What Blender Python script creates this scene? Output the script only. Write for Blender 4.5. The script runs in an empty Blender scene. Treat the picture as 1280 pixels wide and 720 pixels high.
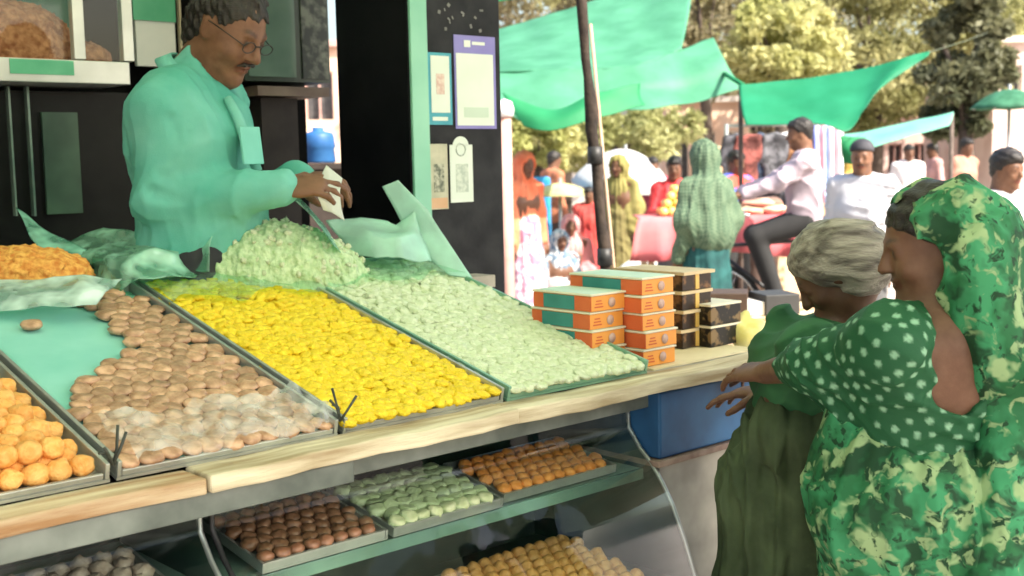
import bpy, bmesh, math, random
import numpy as np
from mathutils import Vector, Matrix, Euler
random.seed(7); rng = np.random.default_rng(7)
S = bpy.context.scene; COL = S.collection
R_ = math.radians
# ------------------------------------------------------------------ camera
FPX = 1500.0; PITCH = math.atan(160/FPX); ROLL = R_(1.2)
CAM = Vector((0, 0, 1.5))
cf = Vector((0, math.cos(PITCH), -math.sin(PITCH))); cu0 = Vector((0, math.sin(PITCH), math.cos(PITCH))); cr0 = Vector((1, 0, 0))
cr = cr0*math.cos(ROLL) - cu0*math.sin(ROLL); cu = cu0*math.cos(ROLL) + cr0*math.sin(ROLL)
cd = bpy.data.cameras.new('camera'); cam = bpy.data.objects.new('camera', cd); COL.objects.link(cam)
cam.matrix_world = Matrix(((cr.x, cu.x, -cf.x, 0), (cr.y, cu.y, -cf.y, 0), (cr.z, cu.z, -cf.z, 1.5), (0, 0, 0, 1)))
cd.sensor_width = 36; cd.lens = 36*FPX/1280; cd.clip_end = 600; cd.clip_start = .05
cd.dof.use_dof = True; cd.dof.focus_distance = 2.6; cd.dof.aperture_fstop = 4.8
S.camera = cam
# ------------------------------------------------------------------ light
SUN_DIR = Vector((.70, -.55, .90)).normalized()          # towards the sun: right of and behind the camera
w = bpy.data.worlds.new('World'); S.world = w; w.use_nodes = True
nt = w.node_tree; bg = nt.nodes['Background']; sky = nt.nodes.new('ShaderNodeTexSky'); sky.sky_type = 'NISHITA'
sky.sun_disc = False; sky.sun_elevation = math.asin(SUN_DIR.z); sky.sun_rotation = math.atan2(SUN_DIR.x, SUN_DIR.y)
sky.dust_density = 4; sky.air_density = 1.2
nt.links.new(sky.outputs[0], bg.inputs[0]); bg.inputs[1].default_value = .15
sd = bpy.data.lights.new('sun', 'SUN'); sd.energy = 5.0; sd.angle = R_(.5); sd.color = (1, .93, .82)
so = bpy.data.objects.new('sun', sd); COL.objects.link(so); so.rotation_euler = SUN_DIR.to_track_quat('Z', 'Y').to_euler()
S.view_settings.view_transform = 'Standard'; S.view_settings.look = 'None'; S.view_settings.exposure = 1.25; S.view_settings.gamma = 1

# ------------------------------------------------------------------ placement helpers
def ray(px, py): return cf*FPX + cr*(px-640) + cu*(360-py)
def at(px, py, d): r = ray(px, py); return CAM + r*(d/r.y)
def atz(px, py, z): r = ray(px, py); return CAM + r*((z-1.5)/r.z)
AU = R_(42.29); DU = Vector((math.cos(AU), math.sin(AU), 0)); DN = Vector((-math.sin(AU), math.cos(AU), 0))
O = Vector((-.34436, 2.36998, 0))
def W(u, v, z): return O + DU*u + DN*v + Vector((0, 0, z))
TILT = math.atan2(.23, .93); ZT = .955
DS = DN*math.cos(TILT) + Vector((0, 0, math.sin(TILT))); DH = -DN*math.sin(TILT) + Vector((0, 0, math.cos(TILT)))
def T(u, s, h): return W(u, 0, ZT) + DS*s + DH*h           # tray space: along the front, up the slope, off the slope
def uv_of(p): q = p - O; return q.dot(DU), q.dot(DN)
def slope_us(px, py):
    r = ray(px, py); P0 = W(0, 0, ZT); t = (P0-CAM).dot(DH)/r.dot(DH); q = CAM + r*t - P0
    return q.dot(DU), q.dot(DS)
M_UV = Matrix((DU, DN, Vector((0, 0, 1)))).transposed()    # columns u, n, z
M_T = Matrix((DU, DS, DH)).transposed()

# ------------------------------------------------------------------ materials
MATS = {}
def mat(name, c, c2=None, rough=.6, scale=8, bump=0, bscale=None, detail=4, spec=.4, metal=0, trans=None, lo=.35, hi=.65, coord='Object', tint=False, sss=0, coat=0):
    if name in MATS: return MATS[name]
    m = bpy.data.materials.new(name); m.use_nodes = True; MATS[name] = m
    t = m.node_tree; p = t.nodes['Principled BSDF']; L = t.links.new
    p.inputs['Roughness'].default_value = rough; p.inputs['Specular IOR Level'].default_value = spec; p.inputs['Metallic'].default_value = metal
    if sss: p.inputs['Subsurface Weight'].default_value = sss; p.inputs['Subsurface Radius'].default_value = (.02, .01, .005)
    if coat: p.inputs['Coat Weight'].default_value = coat; p.inputs['Coat Roughness'].default_value = .15
    tc = t.nodes.new('ShaderNodeTexCoord'); n = t.nodes.new('ShaderNodeTexNoise'); n.inputs['Scale'].default_value = scale; n.inputs['Detail'].default_value = detail
    L(tc.outputs[coord], n.inputs['Vector'])
    cr_ = t.nodes.new('ShaderNodeValToRGB'); e = cr_.color_ramp.elements; e[0].position = lo; e[1].position = hi
    e[0].color = (*c, 1); e[1].color = (*(c2 or [min(1, x*1.25) for x in c]), 1); L(n.outputs['Fac'], cr_.inputs[0])
    out = cr_.outputs[0]
    if tint:
        va = t.nodes.new('ShaderNodeVertexColor'); va.layer_name = 'tint'; mx = t.nodes.new('ShaderNodeMix'); mx.data_type = 'RGBA'; mx.blend_type = 'MULTIPLY'; mx.inputs[0].default_value = 1
        L(out, mx.inputs[6]); L(va.outputs[0], mx.inputs[7]); out = mx.outputs[2]
    L(out, p.inputs['Base Color'])
    if bump:
        n2 = t.nodes.new('ShaderNodeTexNoise'); n2.inputs['Scale'].default_value = bscale or scale*4; n2.inputs['Detail'].default_value = 5; L(tc.outputs[coord], n2.inputs['Vector'])
        b = t.nodes.new('ShaderNodeBump'); b.inputs['Strength'].default_value = bump; b.inputs['Distance'].default_value = .01; L(n2.outputs['Fac'], b.inputs['Height']); L(b.outputs[0], p.inputs['Normal'])
    if trans:
        tr = t.nodes.new('ShaderNodeBsdfTranslucent'); ms = t.nodes.new('ShaderNodeMixShader'); ms.inputs[0].default_value = trans
        L(out, tr.inputs['Color']); L(p.outputs[0], ms.inputs[1]); L(tr.outputs[0], ms.inputs[2]); L(ms.outputs[0], t.nodes['Material Output'].inputs[0])
    return m
def clear_mat(name, tintc=(1, 1, 1), gloss=.12, diff=0, rough=.08, bump=0):
    if name in MATS: return MATS[name]
    m = bpy.data.materials.new(name); m.use_nodes = True; MATS[name] = m; t = m.node_tree; L = t.links.new
    t.nodes.remove(t.nodes['Principled BSDF'])
    tr = t.nodes.new('ShaderNodeBsdfTransparent'); tr.inputs[0].default_value = (*tintc, 1)
    gl = t.nodes.new('ShaderNodeBsdfGlossy'); gl.inputs['Roughness'].default_value = rough
    lw = t.nodes.new('ShaderNodeLayerWeight'); lw.inputs[0].default_value = .5
    pw = t.nodes.new('ShaderNodeMath'); pw.operation = 'POWER'; pw.inputs[1].default_value = 5; L(lw.outputs['Facing'], pw.inputs[0])
    ad = t.nodes.new('ShaderNodeMath'); ad.operation = 'MULTIPLY_ADD'; ad.inputs[1].default_value = .22; ad.inputs[2].default_value = gloss; L(pw.outputs[0], ad.inputs[0]); ad.use_clamp = True
    mx = t.nodes.new('ShaderNodeMixShader'); L(ad.outputs[0], mx.inputs[0]); L(gl.outputs[0], mx.inputs[2])
    if diff:
        df = t.nodes.new('ShaderNodeBsdfDiffuse'); df.inputs[0].default_value = (*tintc, 1); m2 = t.nodes.new('ShaderNodeMixShader')
        tc = t.nodes.new('ShaderNodeTexCoord'); n = t.nodes.new('ShaderNodeTexNoise'); n.inputs['Scale'].default_value = 14; L(tc.outputs['Object'], n.inputs['Vector'])
        mr = t.nodes.new('ShaderNodeMapRange'); mr.inputs[1].default_value = .4; mr.inputs[2].default_value = .7; mr.inputs[3].default_value = diff*.35; mr.inputs[4].default_value = min(1, diff*1.6); L(n.outputs['Fac'], mr.inputs[0]); L(mr.outputs[0], m2.inputs[0])
        L(tr.outputs[0], m2.inputs[1]); L(df.outputs[0], m2.inputs[2]); L(m2.outputs[0], mx.inputs[1])
    else: L(tr.outputs[0], mx.inputs[1])
    L(mx.outputs[0], t.nodes['Material Output'].inputs[0])
    return m

# ------------------------------------------------------------------ object helpers
def tag(o, label=None, cat=None, group=None, kind=None):
    for k, v in (('label', label), ('category', cat), ('group', group), ('kind', kind)):
        if v: o[k] = v
    return o
def thing(name, label, cat, base=(0, 0, 0), group=None):
    o = bpy.data.objects.new(name, None); COL.objects.link(o); o.location = base; o.empty_display_size = .1
    return tag(o, label, cat, group)
def world_loc(o):
    v = Vector((0, 0, 0))
    while o: v += o.location; o = o.parent
    return v
def link(name, me, m, parent=None, base=None):
    """me holds world coordinates; shift them to the object's own base"""
    pl = world_loc(parent) if parent else Vector((0, 0, 0))
    b = Vector(base) if base is not None else (pl if parent else Vector((0, 0, 0)))
    if b.length: me.transform(Matrix.Translation(-b))
    o = bpy.data.objects.new(name, me); COL.objects.link(o)
    if parent: o.parent = parent
    o.location = b - pl
    for x in (m if isinstance(m, (list, tuple)) else [m]): me.materials.append(x)
    return o
class MB:
    def __init__(s): s.v = []; s.f = []; s.smooth = []
    def add(s, vs, fs, sm=False):
        b = len(s.v); s.v += [tuple(x) for x in vs]; s.f += [tuple(i+b for i in f) for f in fs]; s.smooth += [sm]*len(fs); return s
    def box(s, c, h, M=None):
        c = Vector(c); vs = []
        for x in (-1, 1):
            for y in (-1, 1):
                for z in (-1, 1):
                    q = Vector((x*h[0], y*h[1], z*h[2])); vs.append(c + (M @ q if M else q))
        return s.add(vs, [(0, 1, 3, 2), (4, 6, 7, 5), (0, 4, 5, 1), (2, 3, 7, 6), (0, 2, 6, 4), (1, 5, 7, 3)])
    def tube(s, pts, r, n=8, closed=False):
        pts = [Vector(p) for p in pts]; k = len(pts); rs = r if isinstance(r, (list, tuple)) else [r]*k; vs = []; fs = []
        up = Vector((0, 0, 1))
        for i, p in enumerate(pts):
            a = pts[(i-1) % k] if (i or closed) else p; b = pts[(i+1) % k] if (i < k-1 or closed) else p
            t = (b-a).normalized(); x = t.cross(up if abs(t.z) < .95 else Vector((1, 0, 0))).normalized(); y = t.cross(x)
            for j in range(n):
                g = 2*math.pi*j/n; vs.append(p + x*(rs[i]*math.cos(g)) + y*(rs[i]*math.sin(g)))
        for i in range(k if closed else k-1):
            for j in range(n):
                i2 = (i+1) % k; fs.append((i*n+j, i*n+(j+1) % n, i2*n+(j+1) % n, i2*n+j))
        if not closed: fs += [tuple(range(n-1, -1, -1)), tuple(range((k-1)*n, k*n))]
        return s.add(vs, fs, True)
    def lathe(s, prof, c, n=16, M=None):
        c = Vector(c); vs = []; fs = []
        for r, z in prof:
            for j in range(n):
                g = 2*math.pi*j/n; q = Vector((r*math.cos(g), r*math.sin(g), z)); vs.append(c + (M @ q if M else q))
        for i in range(len(prof)-1):
            for j in range(n): fs.append((i*n+j, i*n+(j+1) % n, (i+1)*n+(j+1) % n, (i+1)*n+j))
        return s.add(vs, fs, True)
    def prism(s, poly, ex):
        n = len(poly); ex = Vector(ex); vs = [Vector(p) for p in poly] + [Vector(p)+ex for p in poly]
        return s.add(vs, [tuple(range(n)), tuple(range(2*n-1, n-1, -1))] + [(i, i+n, (i+1) % n + n, (i+1) % n) for i in range(n)])
    def grid(s, rows, th=0, sm=True):
        nr, nc = len(rows), len(rows[0]); vs = [Vector(p) for r in rows for p in r]; fs = []
        for i in range(nr-1):
            for j in range(nc-1): fs.append((i*nc+j, i*nc+j+1, (i+1)*nc+j+1, (i+1)*nc+j))
        return s.add(vs, fs, sm)
    def mesh(s, name):
        me = bpy.data.meshes.new(name); me.from_pydata([tuple(x) for x in s.v], [], s.f); me.polygons.foreach_set('use_smooth', s.smooth); me.update()
        bm = bmesh.new(); bm.from_mesh(me); bmesh.ops.recalc_face_normals(bm, faces=bm.faces); bm.to_mesh(me); bm.free()
        return me
    def build(s, name, m, parent=None, base=None, bevel=0, solid=0, seg=2):
        o = link(name, s.mesh(name), m, parent, base)
        if solid: md = o.modifiers.new('thickness', 'SOLIDIFY'); md.thickness = solid; md.offset = 0
        if bevel: md = o.modifiers.new('bevel', 'BEVEL'); md.width = bevel; md.segments = seg; md.limit_method = 'ANGLE'
        return o
def copy_at(o, loc, rot=None, label=None, scale=None):
    c = o.copy(); COL.objects.link(c); c.location = loc
    if rot is not None: c.rotation_euler = rot
    if scale is not None: c.scale = scale
    if label: c['label'] = label
    for ch in o.children:
        k = ch.copy(); COL.objects.link(k); k.parent = c
        for g in ch.children: h = g.copy(); COL.objects.link(h); h.parent = k
    return c

# ------------------------------------------------------------------ smooth-union bodies (signed distance -> surface nets)
def A3(p): return np.array(p, dtype=np.float32)
class Body:
    def __init__(s): s.p = []
    def cap(s, a, b, ra, rb=None, k=.03, op='u'): s.p.append(('cap', A3(a), A3(b), ra, ra if rb is None else rb, k, op)); return s
    def ell(s, c, r, M=None, k=.03, op='u'): s.p.append(('ell', A3(c), A3(r), np.eye(3, dtype=np.float32) if M is None else np.array(M, dtype=np.float32), k, op)); return s
    def copyof(s, grow=0): b = Body(); b.p = list(s.p); return b
    def dist(s, q, X, Y, Z):
        if q[0] == 'cap':
            a, b, ra, rb = q[1:5]; ab = b-a; l2 = float(ab@ab)+1e-9
            px, py, pz = X-a[0], Y-a[1], Z-a[2]; t = np.clip((px*ab[0]+py*ab[1]+pz*ab[2])/l2, 0, 1)
            return np.sqrt((px-t*ab[0])**2+(py-t*ab[1])**2+(pz-t*ab[2])**2)-(ra+(rb-ra)*t)
        c, r, M = q[1:4]; px, py, pz = X-c[0], Y-c[1], Z-c[2]
        l = [(px*M[0, i]+py*M[1, i]+pz*M[2, i]) for i in range(3)]
        k0 = np.sqrt(sum((l[i]/r[i])**2 for i in range(3)))+1e-6; k1 = np.sqrt(sum((l[i]/r[i]**2)**2 for i in range(3)))+1e-6
        return k0*(k0-1)/k1
    def bb(s, q):
        if q[0] == 'cap':
            a, b, ra, rb = q[1:5]; r = max(ra, rb); return np.minimum(a, b)-r, np.maximum(a, b)+r
        m = max(q[2]); e = np.sqrt(((q[3]*q[2][None, :])**2).sum(1)); return q[1]-e, q[1]+e
    def mesh(s, name, vox, disp=None, tint=None):
        us = [q for q in s.p if q[-1] == 'u']; bbs = [s.bb(q) for q in us]
        lo = np.min([b[0] for b in bbs], 0)-3*vox-.012; hi = np.max([b[1] for b in bbs], 0)+3*vox+.012
        n = np.ceil((hi-lo)/vox).astype(int)+1; ax = [lo[i]+vox*np.arange(n[i], dtype=np.float32) for i in range(3)]
        D = np.full(n, 1.0, dtype=np.float32)
        for q in s.p:
            k = q[-2]; b0, b1 = s.bb(q); mg = k+3*vox+.015
            i0 = np.clip(((b0-mg-lo)/vox).astype(int), 0, n-1); i1 = np.clip(((b1+mg-lo)/vox).astype(int)+2, 1, n)
            if (i1 <= i0).any(): continue
            sl = tuple(slice(i0[i], i1[i]) for i in range(3))
            X = ax[0][sl[0]][:, None, None]; Y = ax[1][sl[1]][None, :, None]; Z = ax[2][sl[2]][None, None, :]
            d = s.dist(q, X, Y, Z).astype(np.float32); c = D[sl]; k = max(k, 1e-4)
            if q[-1] == 'u': h = np.maximum(k-np.abs(c-d), 0)/k; D[sl] = np.minimum(c, d)-h*h*k*.25
            else: d = -d; h = np.maximum(k-np.abs(c-d), 0)/k; D[sl] = np.maximum(c, d)+h*h*k*.25
        if disp is not None:
            near = np.abs(D) < .06; ii = np.nonzero(near); D[ii] += disp(ax[0][ii[0]], ax[1][ii[1]], ax[2][ii[2]]).astype(np.float32)
        V, Q = nets(D); V = V*vox+lo
        me = bpy.data.meshes.new(name); me.vertices.add(len(V)); me.vertices.foreach_set('co', V.astype(np.float32).ravel())
        me.loops.add(len(Q)*4); me.polygons.add(len(Q)); me.loops.foreach_set('vertex_index', Q.ravel().astype(np.int32))
        me.polygons.foreach_set('loop_start', np.arange(0, len(Q)*4, 4, dtype=np.int32)); me.polygons.foreach_set('use_smooth', np.ones(len(Q), dtype=bool))
        me.update(calc_edges=True); me.validate()
        if tint is not None:
            ca = me.color_attributes.new('tint', 'FLOAT_COLOR', 'POINT'); C = np.ones((len(V), 4), dtype=np.float32); tint(V, C); ca.data.foreach_set('color', C.ravel())
        return me
def nets(D):
    s = D < 0; n = np.array(D.shape); c = np.array(D.shape)-1
    cnt = np.zeros(c, dtype=np.int8); offs = [(i, j, k) for i in (0, 1) for j in (0, 1) for k in (0, 1)]
    sub = lambda A, o: A[o[0]:o[0]+c[0], o[1]:o[1]+c[1], o[2]:o[2]+c[2]]
    for o in offs: cnt += sub(s, o)
    act = (cnt > 0) & (cnt < 8); ids = np.nonzero(act); N = len(ids[0]); idx = np.full(c, -1, dtype=np.int64); idx[ids] = np.arange(N)
    acc = np.zeros((N, 3)); num = np.zeros(N); vals = {o: D[ids[0]+o[0], ids[1]+o[1], ids[2]+o[2]] for o in offs}
    for o in offs:
        for a in range(3):
            if o[a]: continue
            p = list(o); p[a] = 1; p = tuple(p); d0, d1 = vals[o], vals[p]; cr_ = (d0 < 0) != (d1 < 0)
            t = np.where(cr_, d0/np.where(cr_, d0-d1, 1), 0); pos = np.array(o, float)[None, :].repeat(N, 0); pos[:, a] += t
            acc[cr_] += pos[cr_]; num[cr_] += 1
    V = acc/num[:, None] + np.stack(ids, 1); Q = []
    for a in range(3):
        b, e = (a+1) % 3, (a+2) % 3; sl0 = [slice(None)]*3; sl1 = [slice(None)]*3; sl0[a] = slice(0, -1); sl1[a] = slice(1, None)
        x = s[tuple(sl0)]; y = s[tuple(sl1)]; ch = np.stack(np.nonzero(x != y), 1); ok = (ch[:, b] > 0) & (ch[:, e] > 0) & (ch[:, b] < n[b]-1) & (ch[:, e] < n[e]-1); ch = ch[ok]
        fl = x[tuple(ch.T)]; g = []
        for db, de in ((1, 1), (0, 1), (0, 0), (1, 0)):
            q = ch.copy(); q[:, b] -= db; q[:, e] -= de; g.append(idx[tuple(q.T)])
        g = np.stack(g, 1); g[~fl] = g[~fl][:, ::-1]; Q.append(g)
    return V, np.concatenate(Q)
def folds(amp, freq, seed, aniso=(1, 1, .35), n=5):
    r = np.random.default_rng(seed); K = r.normal(size=(n, 3))*np.array(aniso)*freq; ph = r.uniform(0, 6.28, n)
    def f(x, y, z):
        o = 0
        for k, p in zip(K, ph): o = o+np.sin(k[0]*x+k[1]*y+k[2]*z+p+.8*np.sin(9*z+p))
        return amp*o/n**.5
    return f
def wrinkles(amp, freq, seed, aniso=(1, 1, 1), n=4, sharp=1.6):
    """sharp cloth creases: ridged, warped waves"""
    r = np.random.default_rng(seed); K = r.normal(size=(n, 3)); K /= np.linalg.norm(K, axis=1)[:, None]; K = K*np.array(aniso)*freq*r.uniform(.6, 1.5, (n, 1)); ph = r.uniform(0, 6.28, n); Wp = r.normal(size=(n, 3))*9
    def f(x, y, z):
        o = 0
        for k, p, w_ in zip(K, ph, Wp):
            mod = .5+.5*np.sin(w_[1]*x+w_[2]*y+w_[0]*z+p*2); o = o-(1-np.abs(np.sin(k[0]*x+k[1]*y+k[2]*z+p+1.1*np.sin(w_[0]*x+w_[1]*y+w_[2]*z))))**sharp*mod
        return amp*(o+.4*n*.5)
    return f
def pleats(cx, cy, n, amp, seed, twist=1.5, top=9, bottom=-9):
    """hanging pleats round a vertical axis; they open up downwards from top to bottom"""
    r = np.random.default_rng(seed); a = r.uniform(0, 6.28, 4)
    def f(x, y, z):
        th = np.arctan2(y-cy, x-cx); g = np.clip((top-z)/max(top-bottom, .01), .25, 1) if top < 9 else 1
        q = n*th+twist*z+1.3*np.sin(2*th+a[0]+1.5*z)+.8*np.sin(5*th+a[1]-2*z); return amp*g*(np.abs(np.sin(q*.5))**.8*1.6-1+.35*np.sin(1.7*q+a[2]))
    return f
def both(*fs): return lambda x, y, z: sum(f(x, y, z) for f in fs)
def frame(fwd, up=(0, 0, 1)):
    f = Vector(fwd).normalized(); u = Vector(up); l = u.cross(f).normalized(); u = f.cross(l); return Matrix((f, l, u)).transposed()
def head(B, c, fwd, h, up=(0, 0, 1), nose=1.0, jaw=1.0, detail=True):
    M = frame(fwd, up); P = lambda x, y, z: Vector(c) + M @ Vector((x*h, y*h, z*h)); s = lambda *r: tuple(x*h for x in r)
    B.ell(P(-.06, 0, .12), s(.41, .31, .38), M, k=.04*h); B.ell(P(.12, 0, -.12), s(.26, .255*jaw, .35), M, k=.12*h)
    B.cap(P(.06, .13*jaw, -.3), P(.27, .03, -.4), .11*h, .085*h, k=.1*h); B.cap(P(.06, -.13*jaw, -.3), P(.27, -.03, -.4), .11*h, .085*h, k=.1*h)
    if detail:
        B.cap(P(.33, -.14, .085), P(.33, .14, .085), .04*h, k=.06*h)
        for y in (-1, 1):
            B.ell(P(.40, y*.14, .015), s(.075, .085, .055), M, k=.05*h, op='s'); B.ell(P(.305, y*.135, .012), s(.055, .075, .048), M, k=.02*h)
            B.ell(P(.24, y*.16, -.14), s(.1, .08, .08), M, k=.08*h)
            B.ell(P(-.03, y*.30, -.03), s(.075, .03, .12), M, k=.025*h); B.ell(P(.0, y*.335, -.03), s(.045, .02, .075), M, k=.02*h, op='s')
            B.ell(P(.395, y*.05, -.125), s(.045, .035, .03), M, k=.02*h)
        B.cap(P(.36, 0, .05), P(.36+.09*nose, 0, -.11), .035*h, .05*h, k=.035*h)
        B.ell(P(.355, 0, -.235), s(.05, .11, .03), M, k=.02*h); B.ell(P(.345, 0, -.285), s(.05, .09, .035), M, k=.02*h); B.ell(P(.415, 0, -.26), s(.05, .1, .008), M, k=.012*h, op='s')
        B.ell(P(.29, 0, -.42), s(.07, .08, .07), M, k=.06*h)
    else: B.cap(P(.36, 0, .05), P(.45, 0, -.11), .03*h, .05*h, k=.05*h)
    return P, M
def face_tint(P, h, brows=(.12, .1, .1), lips=(.75, .45, .5), base=(1, 1, 1)):
    spots = []
    for y in (-1, 1):
        for t in np.linspace(0, 1, 6): spots.append((P(.36-.06*t*t, y*(.06+.17*t), .105+.035*math.sin(t*2.6)), .024*h, brows, .6))
        spots.append((P(.355, y*.135, .012), .032*h, (.05, .04, .04), .8))
    for y in np.linspace(-.09, .09, 5): spots.append((P(.38, y, -.26), .045*h, lips, .8))
    def f(V, C):
        C[:, :3] *= np.array(base)
        for p, r, c, a in spots:
            d = np.linalg.norm(V-np.array(p), axis=1); m = (np.clip(1.6-d/r, 0, 1)*a)[:, None]; C[:, :3] = C[:, :3]*(1-m)+np.array(c)*m
    return f
def hand(B, wr, d, n, side, size=1.0, curl=.5, spread=.12):
    """wr wrist, d direction of the fingers, n back of the hand; side +1/-1 puts the thumb"""
    d = Vector(d).normalized(); n = Vector(n); n = (n-d*n.dot(d)).normalized(); sx = d.cross(n)*side; z = size; wr = Vector(wr)
    M = Matrix((d, sx, n)).transposed()
    B.ell(wr+d*.05*z, (.056*z, .042*z, .017*z), M, k=.015)
    for i, (o, l) in enumerate(((.032, .92), (.011, 1.0), (-.011, .94), (-.031, .75))):
        p = wr+d*(.088-.006*abs(i-1))*z+sx*o*z; a = curl*(.55+.08*i); dd = (d+sx*(o*spread/.03)).normalized(); r = .0095*z; ang = 0
        for L in (.044, .028, .022):
            ang += a*(1.1 if L < .04 else .8); q = p + (dd*math.cos(ang) - n*math.sin(ang))*L*l*z; B.cap(p, q, r, r*.88, k=.004); p = q; r *= .88
    p = wr+d*.025*z+sx*.03*z; q = p+(d*.55+sx*.75-n*.35).normalized()*.045*z; B.cap(p, q, .013*z, .011*z, k=.012)
    q2 = q+(d*.85+sx*.15-n*.5).normalized()*.032*z; B.cap(q, q2, .011*z, .009*z, k=.004); B.cap(q2, q2+(d*.9-n*.45)*.022*z, .0095*z, .008*z, k=.004)

skin_a = mat('skin_warm', (.15, .07, .037), (.21, .1, .056), rough=.5, scale=30, bump=.05, bscale=250, tint=True, sss=.08)
skin_b = mat('skin_deep', (.135, .062, .035), (.18, .09, .053), rough=.5, scale=30, bump=.06, bscale=250, tint=True, sss=.08)
hair_m = mat('hair_black', (.012, .01, .009), (.03, .025, .02), rough=.45, scale=60, bump=.4, bscale=180)
hair_g = mat('hair_grey', (.10, .085, .07), (.36, .325, .27), rough=.6, scale=26, bump=.5, bscale=120)
for m_ in (hair_g, hair_m):
    t_ = m_.node_tree; tc_ = next(n for n in t_.nodes if n.type == 'TEX_COORD'); mp_ = t_.nodes.new('ShaderNodeMapping'); mp_.inputs['Scale'].default_value = (.35, 1.6, 1.6); mp_.inputs['Rotation'].default_value = (0, .7, .3); t_.links.new(tc_.outputs['Object'], mp_.inputs[0])
    for n in t_.nodes:
        if n.type == 'TEX_NOISE': t_.links.new(mp_.outputs[0], n.inputs['Vector'])

#BG_MARK
# ================================================================== SETTING
g = MB(); NG = 40
g.add([(-150, -20, 0), (150, -20, 0), (150, 260, 0), (-150, 260, 0)], [(0, 1, 2, 3)])
tag(g.build('ground', mat('dusty_ground', (.27, .23, .2), (.4, .35, .31), rough=.95, scale=1.2, bump=.3, bscale=30, detail=8)), kind='structure')
# raised shop floor behind the counter
fl = MB(); fl.box(W(.3, 2.0, .12), (2.3, 1.1, .12), M_UV); tag(fl.build('shop_floor', mat('concrete_floor', (.2, .2, .19), rough=.9, bump=.2)), kind='structure')

# canopy over the stall: pale green translucent cloth on poles (above and behind the picture)
can = thing('stall_canopy', 'pale green cloth canopy stretched over the sweet stall', 'canopy', W(.3, .3, 0))
rows = []
for i in range(13):
    r = []
    for j in range(13):
        u = -3.2+j*.45; v = -3.0+i*.433; r.append(W(u, v, 2.72+.05*math.sin(u*2.1)*math.cos(v*1.7)+.02*v))
    rows.append(r)
MB().grid(rows).build('cloth', mat('canopy_cloth', (.76, .84, .70), (.82, .88, .74), rough=.8, scale=2, trans=.52), can, solid=.004)
for u, v in ((-3.1, -2.9), (2.1, -2.9), (-3.1, 2.1)): MB().tube([W(u, v, 0), W(u, v, 2.7)], .03).build('pole', mat('bamboo', (.3, .22, .1), (.4, .3, .15), scale=5), can)

# ================================================================== COUNTER
wood = mat('pale_wood', (.36, .27, .15), (.74, .66, .47), rough=.65, scale=5, bump=.25, bscale=40, detail=8)
wood_d = mat('worn_wood', (.36, .2, .09), (.72, .62, .42), rough=.7, scale=4, bump=.4, bscale=30, detail=9)
for m_ in (wood, wood_d):
    t_ = m_.node_tree; tc_ = next(n for n in t_.nodes if n.type == 'TEX_COORD'); mp_ = t_.nodes.new('ShaderNodeMapping'); mp_.vector_type = 'TEXTURE'; mp_.inputs['Rotation'].default_value = (0, 0, AU); mp_.inputs['Scale'].default_value = (1.6, .16, .16); t_.links.new(tc_.outputs['Object'], mp_.inputs[0])
    for n in t_.nodes:
        if n.type == 'TEX_NOISE': t_.links.new(mp_.outputs[0], n.inputs['Vector'])
steel = mat('dull_steel', (.36, .38, .37), (.5, .52, .5), rough=.38, scale=6, metal=.7)
alum = mat('aluminium', (.6, .62, .6), (.72, .74, .72), rough=.35, metal=.5)
black = mat('black_paint', (.012, .013, .014), (.03, .03, .03), rough=.5, scale=12)
dark = mat('dark_board', (.012, .013, .015), (.028, .03, .032), rough=.6, spec=.2, scale=9, bump=.1)
ct = thing('sweet_counter', 'long wooden sweet counter with cream plank edge and grey rail', 'counter', W(.3, .4, 0))
def plank(u0, u1, v0, v1, z0, z1, m, name='plank', bev=.004):
    nseg = 14; q = MB(); rows = []
    prof = [(v0, z0), (v0, z1), (v1, z1), (v1, z0)]
    for i in range(nseg+1):
        u = u0+(u1-u0)*i/nseg; w_ = .0022*math.sin(u*13+v0*50)+.0015*math.sin(u*37)
        rows.append([W(u, v+(w_ if v < -.02 else 0), z+w_*.7) for v, z in prof])
    vs = [p for r in rows for p in r]; fs = []
    for i in range(nseg):
        for j in range(4): fs.append((i*4+j, i*4+(j+1) % 4, (i+1)*4+(j+1) % 4, (i+1)*4+j))
    fs += [(3, 2, 1, 0), tuple(nseg*4+j for j in range(4))]
    q.add(vs, fs); return q.build(name, m, ct, bevel=bev)
plank(-1.5, -.345, -.075, .012, .922, .952, wood_d); plank(-.342, .405, -.085, .012, .924, .957, wood); plank(.408, 1.45, -.075, .012, .92, .955, wood)
plank(.96, 1.45, .016, .62, .922, .948, mat('grey_plank', (.3, .27, .22), (.46, .42, .34), scale=6, bump=.2), 'deck_board')
q = MB(); q.box(W(-.72, -.042, .898), (.70, .02, .0225), M_UV); q.build('rail', mat('grey_rail', (.1, .12, .105), (.24, .27, .24), rough=.5, scale=7, detail=8), ct, bevel=.003)
q = MB(); q.box(W(.45, .0, .895), (.50, .012, .022), M_UV); q.build('rail', mat('grey_rail', (0, 0, 0)), ct, bevel=.003)
# sloping deck below the trays and its carcass
q = MB(); q.prism([W(-1.5, .02, .90), W(-1.5, .98, 1.135), W(-1.5, .98, .0), W(-1.5, .93, 0), W(-1.5, .93, 1.09), W(-1.5, .02, .875)], DU*2.44); q.build('sloping_deck', black, ct)
q = MB(); q.box(W(-.1, 1.28, 1.10), (1.4, .28, .02), M_UV); q.build('back_shelf', mat('grey_plank', (0, 0, 0)), ct)
for u in (-1.45, 1.4): q = MB(); q.box(W(u, .5, .46), (.03, .03, .46), M_UV); q.build('leg', black, ct)

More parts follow.
